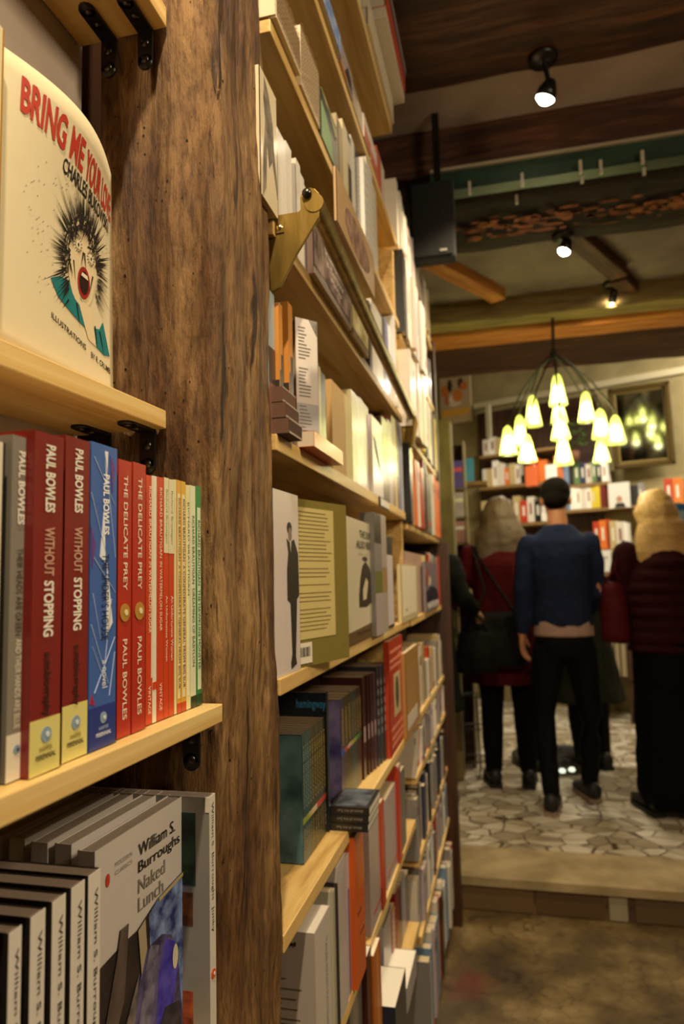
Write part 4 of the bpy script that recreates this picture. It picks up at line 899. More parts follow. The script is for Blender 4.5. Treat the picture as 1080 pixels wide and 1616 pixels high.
# ---- eighth shelf (G)
g = 'books on the eighth shelf'
zg = top('G')
def backtext(b, wd, h, d):
    rr = random.Random(5)
    for i in range(24):
        if i in (6, 13): continue
        z = .80*h-i*.03*h; b.box((-(.18+rr.uniform(0, .1))*0-.86*d, -.0004, z), (-.10*d-rr.uniform(0, .06), 0, z+.007*h), ink('#6a625c'))
o = book(-.262, onX(497, 1500, -.262).y, zg, onX(522, 1500, -.262).y-onX(497, 1500, -.262).y, .205, .115, '#b9ada4', 'thick grey white paperback with a text covered back, left end of the eighth shelf', side=backtext, pages='#e0d8cc', bands=[(0, 1, '#cbc2ba')], texts=[('TALES FROM FICTION', .85, .3, .7, .12, '#8a8490', 0)])
q = MB(); lettering('TALES FROM', (-.100, -.0005, .187), (1, 0, 0), ZP, .075, .006, ink('#4a4440'), mb=q); lettering('FICTION', (-.100, -.0005, .176), (1, 0, 0), ZP, .048, .006, ink('#4a4440'), mb=q); q.build('cover_lettering', o, recalc=False)
row(zg, -.272, [(523, 527, 1400, '#c8c4b0', 'ivory spine'), (527, 531, 1400, '#bdb8a0', 'greenish white spine'), (531, 534, 1395, '#2a2824', 'black spine', dict(X=-.268)), (534, 548, 1352, '#c2bab8', 'broad pale spine', dict(X=-.27)), (548, 553, 1345, '#c8c4cc', 'bluish white spine', dict(bands=[(0, .75, '#4a4e8c', .5, .85)])),
  (556, 576, 1310, '#c85a1c', 'orange broad spine with dark flecks', dict(X=-.262, bands=[(.45, .48, '#8a2c10', .2, .6), (.3, .33, '#8a2c10', .4, .9), (.6, .9, '#d06a20', .3, 1)])),
  (584, 600, 1290, '#b4a6a2', 'pinkish grey broad spine', dict(X=-.272, bands=[(.12, .15, '#b0402c', .3, 1)])), (600, 608, 1262, '#bc3e1e', 'vermilion spine', dict(X=-.268)), (610, 626, 1245, '#b2a4a4', 'mauve grey broad spine', dict(X=-.274, bands=[(.12, .14, '#b0402c')])), (626, 634, 1205, '#b8361e', 'scarlet spine', dict(X=-.268, bands=[(.97, 1, '#e8e0d8')])), (634, 640, 1210, '#6a6c68', 'grey spine')],
  'after the text covered back, eighth shelf', g)
# ---- ninth shelf (K)
zk = top('K')
row(zk, -.276, [(556, 574, 1560, '#7a766c', 'mottled grey spine', dict(bands=[(.0, 1, '#8a867c', .2, .6)])), (574, 590, 1502, '#3c0f0c', 'very dark red spine', dict(X=-.266, pages='#e8e2d0')), (590, 604, 1488, '#b0601c', 'orange brown spine', dict(X=-.262, bands=[(.0, 1, '#d09040', .45, .6)], pages='#e8e2d0')), (606, 618, 1440, '#b6b0b0', 'pale grey spine', dict(X=-.30, d=.11, bands=[(.96, 1, '#1c1a18')])), (618, 624, 1430, '#a8281c', 'red and cream checked spine', dict(X=-.298, d=.11, bands=[(.1*i, .1*i+.05, '#d8ccb4') for i in range(10)])), (625, 630, 1400, '#8a2018', 'crimson spine', dict(X=-.298, d=.11)), (630, 634, 1395, '#3a1814', 'maroon spine', dict(X=-.298, d=.11)), (634, 640, 1380, '#9a98a8', 'lavender grey spine', dict(X=-.298, d=.11)), (640, 645, 1378, '#5a5850', 'dark grey spine', dict(X=-.298, d=.11))], 'on the ninth shelf', 'books on the ninth shelf')
# lowest books seen at the bottom
row(.4905, -.262, [(624, 640, 1560, '#1c2a3c', 'navy spine with white sides', dict(X=-.248, d=.06, pages='#f0eadc')), (641, 656, 1545, '#a8a4a8', 'grey volume', dict(X=-.246, d=.06, pages='#f4eee0'))], 'on the shelf at the bottom edge', 'books at the bottom edge')

# ------------------------------------------------------------------ far bay books
NAMES = {'#f2ece0': 'white', '#d8cfc0': 'off-white', '#b83a20': 'red', '#d8742c': 'orange', '#27304e': 'navy', '#e0c838': 'yellow', '#8a8684': 'grey', '#4a2a1a': 'brown', '#c0a878': 'tan', '#6f8fb0': 'blue', '#1e1c1a': 'black', '#7a1f1c': 'dark red', '#5a7a4a': 'green', '#b8a8b4': 'mauve'}
def far_row(z, y0, y1, colors, shelf, hmin=.17, hmax=.23, X=-.277, seed=0, wmin=.030, wmax=.055, bands=None):
    rr = random.Random(seed); y = y0; k = 0
    while y < y1-.012 and k < 30:
        wd = rr.uniform(wmin, wmax); wd = min(wd, y1-y); c = colors[k % len(colors)]; h = rr.uniform(hmin, hmax)
        bd = []
        r = rr.random()
        if r < .3: bd = [(.7, .85, '#2c2822', .2, .8)]
        elif r < .5: bd = [(.1, .2, '#b83a20' if c != '#b83a20' else '#f2ece0')]
        elif r < .7: bd = [(.35, .8, '#5a5450', .4, .6)]
        book(X+rr.uniform(-.004, .008), y, z, wd-.0008, h, .12, c, f'{NAMES[c]} spine, {ORD[k]} from left, far bay shelf {shelf}', f'books on the far bay shelf {shelf}', bands=bd, name='hardback_book' if wd > .038 else 'paperback_book')
        y += wd; k += 1
Wt, Ow, Rd, Og, Nv, Yl, Gy, Bn, Tn, Bl, Bk, DR, Gn, Mv = list(NAMES)
far_row(2.42, 1.966, 2.88, [Wt, Ow, Tn, Wt, Gy, Ow, Rd, Wt, Tn, Mv, Ow], 'at the top', .16, .22, seed=1, X=-.27)
far_row(2.145, 1.966, 2.45, [Bk, Wt, Wt, Ow, Wt, Bl, Wt, Wt], 'second from the top', .22, .26, seed=2, X=-.255)
far_row(2.145, 2.46, 2.90, [Ow, Mv, Gy, Ow, Mv, Tn, Ow], 'second from the top right half', .18, .22, seed=12)
far_row(1.860, 1.966, 2.35, [Wt, Wt, Bl, Wt, Ow, Wt, Tn], 'third from the top', .21, .25, seed=3, X=-.25, wmax=.06)
far_row(1.860, 2.36, 2.90, [Og, Yl, Yl, Nv, Gy, Ow, Mv, Gy, Ow, Bn, Ow], 'third from the top right half', .20, .24, seed=4, X=-.265)
far_row(1.576, 1.966, 2.90, [Bk, Ow, Og, Og, Wt, Og, Rd, Bn, DR, Bn, Bk, Gy, Bn, Gn], 'fourth from the top', .20, .245, seed=5, X=-.265, wmin=.03, wmax=.06)
far_row(1.296, 2.46, 2.90, [Bk, Rd, Ow, Nv, Gy, Ow, Bk, Rd, Gy], 'fifth from the top', .17, .22, seed=6)
far_row(1.005, 2.05, 2.90, [Tn, Tn, Wt, Ow, Tn, Gy, Ow, Rd, Gy, Tn, Wt, Gy], 'sixth from the top', .12, .20, seed=7, wmin=.04, wmax=.07)
far_row(.855, 1.966, 2.90, [Ow, Wt, Ow, Rd, Wt, Gy, Ow, Mv, Rd, Gy, Ow, Mv, Ow], 'seventh from the top', .10, .125, seed=8)
far_row(.632, 1.966, 2.90, [Gy, Ow, Bk, Ow, Nv, Nv, Wt, Gy, Bk, Ow, Mv, Gy, Bn], 'eighth from the top', .15, .19, seed=9)
far_row(.43, 1.966, 2.90, [Ow, Gy, Mv, Ow, Gy, Wt, Bl, Bl, Wt, Nv, Rd, Rd, Mv], 'ninth from the top', .13, .17, seed=10)
far_row(.12, 1.966, 2.90, [Gy, Wt, Bl, Gn, Ow, Mv, Gy, Bl, Ow, Rd, Bk, Wt], 'at the bottom', .20, .27, seed=14, X=-.26, wmin=.03, wmax=.06)
# large cream book and its neighbour, Napoleon cover
facing((634, 659, 930, 868), -.268, 1.297, '#e2d2a0', 'bright cream cover standing first in the far bay on the fifth shelf', [('#efe6c8', [(.05, .1), (.9, .1), (.9, .98), (.05, .98)]), ('#b8a070', oval(.25, .2, .06, .03))], tz=.155)
facing((640, 674, 930, 852), -.279, 1.297, '#c9a893', 'larger pinkish frame like book behind the bright cream cover', [('#dcc890', [(.75, 0), (1, 0), (1, 1), (.75, 1)])], tz=.195)
facing((672, 691, 900, 862), -.262, 1.297, '#8c7f86', 'history book cover with a dark portrait and big white letters', [('#d8c4a8', oval(.2, .62, .18, .1)), ('#1e1a2c', [(0, .2), (1, .2), (.9, .4), (.5, .5), (.2, .48), (0, .4)]), ('#9a4a40', oval(.1, .7, .1, .2))], [('NAPOLEON', .05, .06, .9, .12, '#f4f0e8', .02)], tz=.17)
facing((640, 661, 1050, 1000), -.262, 1.006, '#b88a50', 'brown kraft paper cover with a white price sticker', [('#d8ccc0', [(.05, .08), (.8, .08), (.8, .25), (.05, .25)])]+[('#a87a44', [(.1, .3+.05*i), (.85, .3+.05*i), (.85, .306+.05*i), (.1, .306+.05*i)]) for i in range(11)], tz=.215)

# ------------------------------------------------------------------ spotlights and speaker
def spot(px, py, z, ym, label, energy, target, r=.030, angle=100, mount_z=3.075):
    p = onZ(px, py, z)
    root = empty('ceiling_spotlight', (p.x, p.y, mount_z)); tag(root, label, 'lamp', 'ceiling spotlights')
    t = (Vector(target)-p).normalized()
    q = MB(); q.lathe((p.x, p.y-.01, mount_z), [(0, -.022), (.045, -.02), (.048, 0), (0, .0)], BLK, 20); q.tube([(p.x, p.y-.01, mount_z), p-t*.05], .008, BLK, 8); child(q, 'mount', root)
    q = MB(); q.lathe(p, [(0, -.065), (.018, -.062), (r*.9, -.03), (r, 0), (r*.93, 0), (r*.8, -.02)], BLK, 24, t); child(q, 'lamp_housing', root)
    q = MB(); q.lathe(p, [(0, .012), (r*.5, .008), (r*.8, -.002), (r*.85, -.014), (0, -.03)], mat('#ffeccc', .5, emit=45, var=0), 20, t); child(q, 'bulb', root)
    l = light('spotlight_beam', 'SPOT', p+t*.020, energy, target=target, size=r*.7, spot=angle, blend=.6)
    return root
spot(860, 158, 2.93, 0, 'nearest ceiling spotlight in front of the white plaster strip', 75, (-.30, 2.25, 1.55), .034, angle=80)
spot(890, 398, 2.80, 0, 'second ceiling spotlight below the dark lintel', 30, (-.35, 2.6, 1.1), .030, mount_z=2.875)
spot(967, 475, 2.86, 0, 'small third ceiling spotlight on the olive beam', 20, (.5, 5.2, 1.7), .024, mount_z=2.955)
sp = empty('loudspeaker', (-.18, 2.38, 2.54)); tag(sp, 'black box loudspeaker fixed under the dark lintel above the shelves', 'speaker')
YS = 2.36; a_, b_ = onY(645, 292, YS), onY(720, 404, YS)
child(MB().box((a_.x, YS, b_.z), (b_.x, YS+.06, a_.z), mat('#0a0907', .9, bump=.2)), 'cabinet', sp, bevel=.006)
child(MB().box((a_.x+.01, YS-.006, b_.z+.012), (b_.x-.01, YS, a_.z-.01), mat('#0c0b08', .95, bump=.5, scale=400)), 'grille', sp)
child(MB().box((b_.x-.055, YS-.009, b_.z+.022), (b_.x-.03, YS-.006, b_.z+.03), mat('#8a8a80', .4)), 'badge', sp)
child(MB().box((-.19, 2.395, a_.z), (-.165, 2.415, 3.12), BLK), 'hanger', sp)

# ------------------------------------------------------------------ chandelier
C0 = Vector((.318, 3.90, 2.64))
ch = empty('chandelier', C0); tag(ch, 'iron chandelier with glowing yellow green glass bells above the customers', 'chandelier')
IRON = mat('#1e1a12', .5, var=.1)
child(MB().tube([C0, (C0.x+.005, 3.9, 2.86)], .008, IRON, 8).lathe(C0, [(0, -.03), (.02, -.02), (.02, .01), (.008, .03)], IRON, 12), 'stem', ch)
GLS = bpy.data.materials.new('yellow_green_glass'); GLS.use_nodes = True
n, l = nodes_of(GLS); n.remove(n['Principled BSDF'])
tr = n.new('ShaderNodeBsdfTranslucent'); tr.inputs[0].default_value = (*rgb('#e6f08a'), 1); gl = n.new('ShaderNodeBsdfGlossy'); gl.inputs['Roughness'].default_value = .15
em = n.new('ShaderNodeEmission'); em.inputs[0].default_value = (*rgb('#d8e060'), 1); em.inputs[1].default_value = .55
tp = n.new('ShaderNodeBsdfTransparent'); tp.inputs[0].default_value = (.95, 1, .72, 1)
m1 = n.new('ShaderNodeMixShader'); m1.inputs[0].default_value = .12; l.new(tr.outputs[0], m1.inputs[1]); l.new(gl.outputs[0], m1.inputs[2])
m2 = n.new('ShaderNodeMixShader'); m2.inputs[0].default_value = .45; l.new(m1.outputs[0], m2.inputs[1]); l.new(tp.outputs[0], m2.inputs[2])
ad = n.new('ShaderNodeAddShader'); l.new(m2.outputs[0], ad.inputs[0]); l.new(em.outputs[0], ad.inputs[1]); l.new(ad.outputs[0], n['Material Output'].inputs[0])
BULB = mat('#fff2c8', .5, emit=22, var=0)
bells = [(801, 672, 718, 0), (820, 655, 706, .22), (831, 685, 726, -.2), (840, 624, 673, .1), (879, 590, 640, .0), (881, 626, 668, .25), (883, 648, 694, -.25), (888, 688, 724, -.28), (924, 618, 666, .15), (947, 645, 692, -.1), (948, 690, 711, .27), (971, 655, 701, .0), (862, 640, 676, .3)]
for i, (px, yt, yb, dy) in enumerate(bells[:12]):
    Y = 3.9+dy; a = onY(px, yt, Y); b2 = onY(px, yb, Y); Hh = a.z-b2.z; Hh = max(Hh, .15); r = .047
    arm = MB(); mid = C0.lerp(a, .62)+Vector((0, 0, .06)); arm.tube([C0, C0.lerp(mid, .5)+Vector((0, 0, .015)), mid, a+Vector((0, 0, .03)), a], .0055, IRON, 7); child(arm, 'arm', ch)
    q = MB(); q.lathe(a, [(.006, 0), (.018, -.012), (.026, -.035), (.030, -.06), (.034, -Hh*.55), (r, -Hh*.9), (r*1.05, -Hh)], GLS, 20); child(q, 'glass_bell', ch)
    q = MB(); q.lathe(a, [(0, -Hh*.35), (.014, -Hh*.40), (.026, -Hh*.65), (.022, -Hh*.85), (0, -Hh*.93)], BULB, 14); child(q, 'bulb', ch)
    if i % 2 == 0: light('chandelier_light', 'POINT', (a.x, a.y, a.z-Hh-.03), 1.6, color=(1, .88, .55), size=.04)

# ------------------------------------------------------------------ rear wall (turned by 21.7 degrees)
PW = onY(905, 640, 6.9); du = Vector((.929, -.37, 0)).normalized(); dn = Vector((-.37, -.929, 0)).normalized()
ANG = math.atan2(du.y, du.x); MW = Matrix.Translation((PW.x, PW.y, 0)) @ Matrix.Rotation(ANG, 4, 'Z')   # local x along the wall, -y towards the room
MWi = MW.inverted()
def onW(px, py, out=0):
    r = ray(px, py); t = ((PW+dn*out-CAM).dot(dn))/r.dot(dn); return MWi @ (CAM+r*t)
struct(MB().box((-3.4, 0, 0), (3.6, .15, 4.3), OLIVEP).build('wall_rear', M=MW), 'olive plaster rear wall')
a_ = onW(757, 641); b2 = onW(1080, 583)
struct(MB().box((a_.x-.05, -.05, a_.z-.035), (b2.x+1.2, 0, a_.z+.025), mat('#c6b998', .6)).build('trim_3', M=MW), 'pale moulding across the rear wall')
def wob(mb, name, label, cat, group=None, bevel=0):
    o = mb.build(name, M=MW, bevel=bevel); tag(o, label, cat, group); return o
# poster
a_, b2 = onW(693, 588, .05), onW(745, 664, .05); Wd, Hd = b2.x-a_.x, a_.z-b2.z
q = MB(); q.box((a_.x, -.055, b2.z), (b2.x, -.03, a_.z), mat('#b8a078', .6))
po = wob(q, 'framed_poster', 'tan poster with orange blots and a yellow strip on the rear wall', 'poster')
q = MB()
def pp(x, z): return (a_.x+x*Wd, -.0565, b2.z+z*Hd)
q.add([pp(.04, .06), pp(.96, .06), pp(.96, .98), pp(.04, .98)], [(0, 1, 2, 3)], mat('#b59c78', .6))
for (cx, cy, rx, ry, c) in ((.18, .62, .12, .1, '#c8702c'), (.58, .50, .16, .12, '#d07a28'), (.8, .66, .12, .08, '#c8702c'), (.35, .7, .08, .12, '#2e2418'), (.7, .72, .09, .1, '#3a2c1c'), (.4, .45, .1, .08, '#e8d8c0'), (.5, .36, .2, .05, '#dccab0'), (.25, .45, .08, .1, '#b86a3a')):
    q.add([(a_.x+(cx+rx*math.cos(t))*Wd, -.058-.0002*cx, b2.z+(cy+ry*math.sin(t))*Hd) for t in [2*PI*i/12 for i in range(12)]], [tuple(range(12))], mat(c, .6))
q.add([(x, -.0585, z) for x, y_, z in (pp(.05, .14), pp(.95, .14), pp(.95, .26), pp(.05, .26))], [(0, 1, 2, 3)], mat('#d8a030', .6))
o = q.build('printed_sheet', po, recalc=False)
# dark wood recess below the moulding
a_, b2 = onW(757, 652), onW(950, 735)
struct(wob(MB().box((a_.x, -.06, 1.2), (b2.x, -.0, a_.z-.02), DARKWOOD), 'trim_4', 'dark wood panelling above the rear bookshelves', 'panelling'))
a_, b2 = onW(767, 640, .08), onW(776, 690, .08)
wob(MB().box((a_.x, -.10, b2.z), (b2.x, -.06, a_.z), mat('#c8bc9c', .6)), 'wooden_strut', 'short pale strut below the moulding', 'strut')
# ornate mirror
a_ = onW(962, 620, .16); b2 = onW(1068, 732, .08); mpv = Matrix.Translation(((a_.x+b2.x)/2, -.11, b2.z)) @ Matrix.Rotation(math.radians(6.2), 4, 'Z') @ Matrix.Rotation(math.radians(10.5), 4, 'X') @ Matrix.Translation((-(a_.x+b2.x)/2, .05, -b2.z))
mi = empty('gilt_mirror', M=MW @ mpv); tag(mi, 'large gilt framed mirror tilted on the rear wall, reflecting the lamps', 'mirror')
GILT = mat('#54421e', .4, metal=.5, var=.25, scale=30, bump=.4)
x0, x1, z0, z1 = a_.x, b2.x, b2.z, b2.z+(a_.z-b2.z)/.976; t = .042
q = MB(); q.box((x0, -.11, z0), (x0+t, -.05, z1), GILT); q.box((x1-t, -.11, z0), (x1, -.05, z1), GILT); q.box((x0, -.11, z1-t), (x1, -.05, z1), GILT); q.box((x0, -.11, z0), (x1, -.05, z0+t), GILT)
q.box((x0+t, -.092, z0+t), (x0+t+.02, -.07, z1-t), mat('#7c6836', .4)); q.box((x1-t-.02, -.092, z0+t), (x1-t, -.07, z1-t), mat('#7c6836', .4)); q.box((x0+t, -.092, z0+t), (x1-t, -.07, z0+t+.02), mat('#7c6836', .4)); q.box((x0+t, -.092, z1-t-.02), (x1-t, -.07, z1-t), mat('#7c6836', .4))
fr = q.build('gilt_frame', mi, bevel=.006)
q = MB(); q.box((x0+t, -.075, z0+t), (x1-t, -.06, z1-t), mat('#5a5c50', .06, metal=1, var=0)); q.build('mirror_glass', mi)
# shelves and books on the rear wall
def rshelf(px0, px1, py, out, label, th=.025, dep=.2):
    a = onW(px0, py, out); b_ = onW(px1, py, out)
    wob(MB().box((a.x, -out, a.z-th), (b_.x, -out+dep, a.z), mat('#8a6a3a', .6, var=.15, scale=20)), 'wall_shelf', label, 'shelf', 'rear wall shelves'); return a.x, b_.x, a.z
def rbooks(px0, px1, py, out, cols, shelf, hmin, hmax, seed, wmin=.034, wmax=.052, limit=30):
    hmin *= 1.27; hmax *= 1.27; wmin *= 1.27; wmax *= 1.27
    rr = random.Random(seed); a = onW(px0, py, out); b_ = onW(px1, py, out); x = a.x; k = 0; z = a.z+.001
    T = MW @ Matrix.Rotation(-PI/2, 4, 'Z')
    while x < b_.x-.01 and k < limit:
        wd = min(rr.uniform(wmin, wmax), b_.x-x); c = cols[k % len(cols)]; h = rr.uniform(hmin, hmax)
        M = MW @ Matrix.Translation((x, -out+rr.uniform(.004, .02), z)) @ Matrix.Rotation(-PI/2, 4, 'Z')
        book(0, 0, 0, wd-.001, h, .13, c, f'{NAMES[c]} book, {ORD[k]} from left on {shelf}', f'books on {shelf}', M=M, name='hardback_book' if wd > .056 else 'paperback_book', bands=[(.3, .75, '#e8e0d0' if c not in (Wt, Ow) else '#7a3020', .35, .65)] if rr.random() < .6 else [])
        x += wd; k += 1
rshelf(757, 885, 770, .40, 'rear wall shelf behind the red coat, upper', dep=.3)
rbooks(762, 828, 769, .40, [Ow, Tn, Wt, Ow, Og, Tn, Ow, Bk, Wt, Rd], 'the rear shelf above the red coat', .13, .22, 31, .04, .06)
rbooks(830, 884, 769, .40, [Og, Rd, Og, Wt, Og, Tn, Wt, Rd], 'the rear shelf left of the navy sweater', .14, .24, 32, .045, .065)
rshelf(757, 885, 720, .40, 'rear wall shelf highest on the left', dep=.3)
rbooks(762, 790, 719, .40, [Ow, Wt, Tn, Ow], 'the highest rear shelf', .10, .14, 33, .04, .06)
rshelf(757, 870, 830, .40, 'rear wall shelf lower left', dep=.3)
rbooks(760, 860, 829, .40, [Tn, Bk, Ow, Wt, Bn, Tn, Rd, Ow, Bk, Wt], 'the lower left rear shelf', .14, .22, 34, .045, .06)
rshelf(888, 962, 767, .25, 'rear wall shelf above the navy sweater, right side', dep=.24)
rbooks(890, 960, 766, .25, [Bl, Bk, Gn, Nv, Ow, Gn, Bk, Wt, Nv, Bl, Gy, Bk, Tn], 'the upper rear shelf right of the short dark head', .14, .165, 35, .032, .046)
rshelf(888, 1075, 806, .25, 'long rear wall shelf below the mirror', dep=.24)
rbooks(893, 958, 805, .25, [Bl, Wt, Wt, Ow, Wt, Yl, Yl, DR, Nv, Bk, Nv, Bk, Bl], 'the long rear shelf below the mirror', .14, .172, 36, .030, .046)
a_ = onW(995, 805, .25)
rbooks(996, 1016, 805, .25, [Bk, Gy, Bn], 'the long rear shelf beside the portrait cover', .17, .20, 37, .04, .06)
rbooks(1050, 1078, 800, .25, [Rd, Og, Rd], 'the long rear shelf at the right edge', .18, .21, 38, .05, .06)
rshelf(930, 1075, 868, .45, 'low rear shelf right of the navy sweater', dep=.4)
rbooks(938, 962, 867, .45, [Rd, Og, Rd], 'the low rear shelf right of the navy sweater', .18, .21, 39, .04, .05)
rbooks(964, 992, 867, .45, [Tn, Ow, Wt], 'the low rear shelf beside the red books', .16, .2, 40, .04, .05)
def rface(px, py0, py1, out, color, label, polys=()):
    a = onW(px[0], py1, out); b_ = onW(px[1], py0, out); W, H = b_.x-a.x, b_.z-a.z
    q = MB(); q.box((a.x, -out, a.z+.001), (b_.x, -out+.02, b_.z), mat(color, .4, coat=.3))
    for c, poly in polys: q.prism([(a.x+x*W, -out, a.z+z*H) for x, z in poly], (0, -.0015, 0), mat(c, .4))
    o = wob(q, 'paperback_book', label, 'book'); MB().box((a.x+.003, -out+.02, a.z+.001), (b_.x-.003, -out+.024, b_.z-.003), mat('#cdbb98', .8)).build('page_block', o)
rface((962, 993), 760, 803, .28, '#dcd8d0', 'white cover with a small portrait of a person, facing out on the long rear shelf', [('#b08868', oval(.5, .35, .14, .13)), ('#2a2420', [(.25, .02), (.8, .02), (.7, .2), (.35, .2)])])
rface((940, 964), 868, 903, .5, '#e8e4da', 'white cover facing out low on the rear display', [('#a8a49a', [(.2, .6), (.8, .6), (.8, .7), (.2, .7)])])
rface((968, 990), 868, 900, .5, '#d8ccb0', 'cream cover facing out low on the rear display')
rface((830, 848), 735, 768, .44, '#d86a3c', 'orange cover facing out on the upper left rear shelf')
rface((862, 878), 732, 762, .44, '#f0ece4', 'white glossy cover facing out left of the short dark head')
rshelf(930, 1000, 905, .5, 'lowest rear display shelf', dep=.4)
# magazine rack by the pilaster
rk = empty('magazine_rack', onY(724, 900, 4.75)); tag(rk, 'narrow rack of magazines between the pilaster and the rear shelves', 'rack')
x0, x1 = onY(712, 800, 4.75).x, onY(736, 800, 4.75).x; z0, z1 = onY(724, 860, 4.75).z, onY(724, 695, 4.75).z
q = MB(); q.box((x0, 4.75, ZU), (x0+.012, 4.93, z1), mat('#7a6a44', .6)); q.box((x1-.012, 4.75, ZU), (x1, 4.93, z1), mat('#7a6a44', .6)); q.box((x0, 4.92, ZU), (x1, 4.93, z1), DARKWOOD)
for zz in (z0, z0+.18, z0+.38, z0-.3): q.box((x0, 4.75, zz), (x1, 4.93, zz+.012), mat('#7a6a44', .6))
child(q, 'rack_frame', rk)
for k, (c, zz, hh, look) in enumerate((('#5a4aa0', z0+.395, .19, 'violet magazine at the top of the narrow rack'), ('#b8a8b4', z0+.195, .17, 'pink and white magazine in the middle of the narrow rack'), ('#a87a74', z0+.015, .15, 'rose magazine low in the narrow rack'))):
    q = MB(); q.box((x0+.014, 4.755, zz), (x1-.014, 4.762, zz+hh), mat(c, .3, var=.2, scale=30, coat=.4)); q.box((x0+.02, 4.7535, zz+hh*.6), (x1-.02, 4.755, zz+hh*.75), mat('#d8506a' if k == 0 else '#f0e8e0', .4))
    o = q.build('magazine'); tag(o, look, 'magazine')
q = MB(); a_ = onY(742, 760, 4.97); q.box((a_.x-.03, 4.97, a_.z), (a_.x+.03, 4.99, a_.z+.17), mat('#3f93c8', .4)); o = q.build('paperback_book'); tag(o, 'bright blue book beside the narrow rack', 'book')
MB().box((a_.x-.028, 4.99, a_.z+.002), (a_.x+.028, 5.01, a_.z+.168), mat('#d8c8a8', .8)).build('page_block', o)
q = MB(); q.box((a_.x-.05, 4.95, a_.z-.03), (a_.x+.12, 5.12, a_.z-.001), mat('#8a6a3a', .6)); o = q.build('wall_shelf'); tag(o, 'short shelf beside the narrow rack', 'shelf', 'rear wall shelves')
q = MB()
q.box((a_.x-.05, 4.97, ZU), (a_.x-.03, 5.12, a_.z-.03), mat('#8a6a3a', .6)); q.build('side_panel', o)
# low wooden display cabinet against the rear wall
a_, b2 = onW(925, 985, .5), onW(1003, 1095, .5)
cb = empty('display_cabinet', M=MW); tag(cb, 'low brown wooden display cabinet with pale slats beyond the quilted jacket', 'cabinet')
q = MB(); q.box((a_.x, -.5, b2.z+.1), (b2.x, -.05, a_.z), mat('#4a3018', .6, var=.2, scale=20)); q.build('body', cb, bevel=.008)
for i in range(6):
    x = a_.x+.04+i*(b2.x-a_.x-.08)/6; MB().box((x, -.515, b2.z+.14), (x+.035, -.50, a_.z-.04), mat('#b0a080', .6)).build('slat', cb)
for x in (a_.x+.01, b2.x-.05):
    for y in (-.49, -.1): MB().box((x, y, ZU), (x+.04, y+.04, b2.z+.1), mat('#4a3018', .6)).build('leg', cb)
# potted greenery above the rear shelves
pl = empty('potted_plant', MW @ onW(905, 735, .3)); tag(pl, 'trailing green plant on the upper rear shelf under the chandelier', 'plant')
c_ = MW @ onW(905, 728, .3)
child(MB().lathe(c_, [(0, 0), (.05, 0), (.065, .09), (.055, .09), (0, .085)], mat('#6a4028', .7), 16), 'pot', pl)
q = MB(); rr = random.Random(8); LF = mat('#4a6a2c', .5, var=.3, scale=40)
for i in range(110):
    p = c_+Vector((rr.gauss(0, .09), rr.gauss(0, .06), .13+rr.uniform(-.02, .22))); a = rr.uniform(0, 6.3); s_ = rr.uniform(.02, .035); d1 = Vector((math.cos(a), math.sin(a)*.6, rr.uniform(-.5, .5)))*s_; d2 = d1.cross(Vector((rr.uniform(-1, 1), rr.uniform(-1, 1), 1))).normalized()*s_*.4
    q.add([p-d1, p+d2, p+d1, p-d2], [(0, 1, 2, 3)], LF)
o = q.build('foliage'); o.parent = pl; o.matrix_parent_inverse = pl.matrix_basis.inverted(); o['kind'] = 'stuff'

# display table and iron grate around the well
wg = empty('well_grate', onZ(860, 1212, ZU)); tag(wg, 'round iron grate of a floor well behind the black jeans', 'grate')
gc = onZ(880, 1203, ZU)
q = MB(); q.lathe((gc.x, gc.y, ZU), [(.30, 0), (.30, .05), (.26, .05), (.26, 0)], mat('#241f18', .45), 36); child(q, 'rim', wg)
q = MB(); q.lathe((gc.x, gc.y, ZU+.001), [(0, .002), (.26, .002)], mat('#0c0b09', .3), 36); child(q, 'well_floor', wg)
q = MB()
for i in range(-4, 5):
    hw = math.sqrt(.26**2-(i*.056)**2); q.tube([(gc.x+i*.056, gc.y-hw, ZU+.045), (gc.x+i*.056, gc.y+hw, ZU+.045)], .005, IRON, 6); q.tube([(gc.x-hw, gc.y+i*.056, ZU+.045), (gc.x+hw, gc.y+i*.056, ZU+.045)], .005, IRON, 6)
child(q, 'grating', wg)
for px, py in ((888, 1219), (903, 1217)):
    p = onZ(px, py, ZU+.055); o = MB().lathe(p, [(0, 0), (.017, 0), (.021, .012), (.012, .022), (0, .023)], mat('#e8f4d8', .3, emit=1.2, var=0), 14).build('floor_lamp_bulb'); tag(o, f'glowing bead imitating a reflected light on the well grate, {"left" if px < 890 else "right"} one of two', 'light', 'imitated reflections on the well grate')  # emissive beads imitate lights reflected in the iron grate
# thin wire stand
ws = empty('wire_stand', onZ(755, 1215, ZU)); tag(ws, 'thin black wire display stand below the red coat', 'stand'); q = MB()
wc = onZ(752, 1222, ZU)
for a in range(5):
    an = a*2*PI/5; q.tube([(wc.x+.10*math.cos(an), wc.y+.10*math.sin(an), ZU+.004), (wc.x+.07*math.cos(an), wc.y+.07*math.sin(an), ZU+.5)], .004, IRON, 6)
child(q, 'leg', ws); q = MB()
for zz, r in ((.10, .095), (.3, .083), (.5, .07)):
    q = MB(); q.tube([(wc.x+r*math.cos(t), wc.y+r*math.sin(t), ZU+zz) for t in [2*PI*i/20 for i in range(21)]], .004, IRON, 6); child(q, 'hoop', ws)

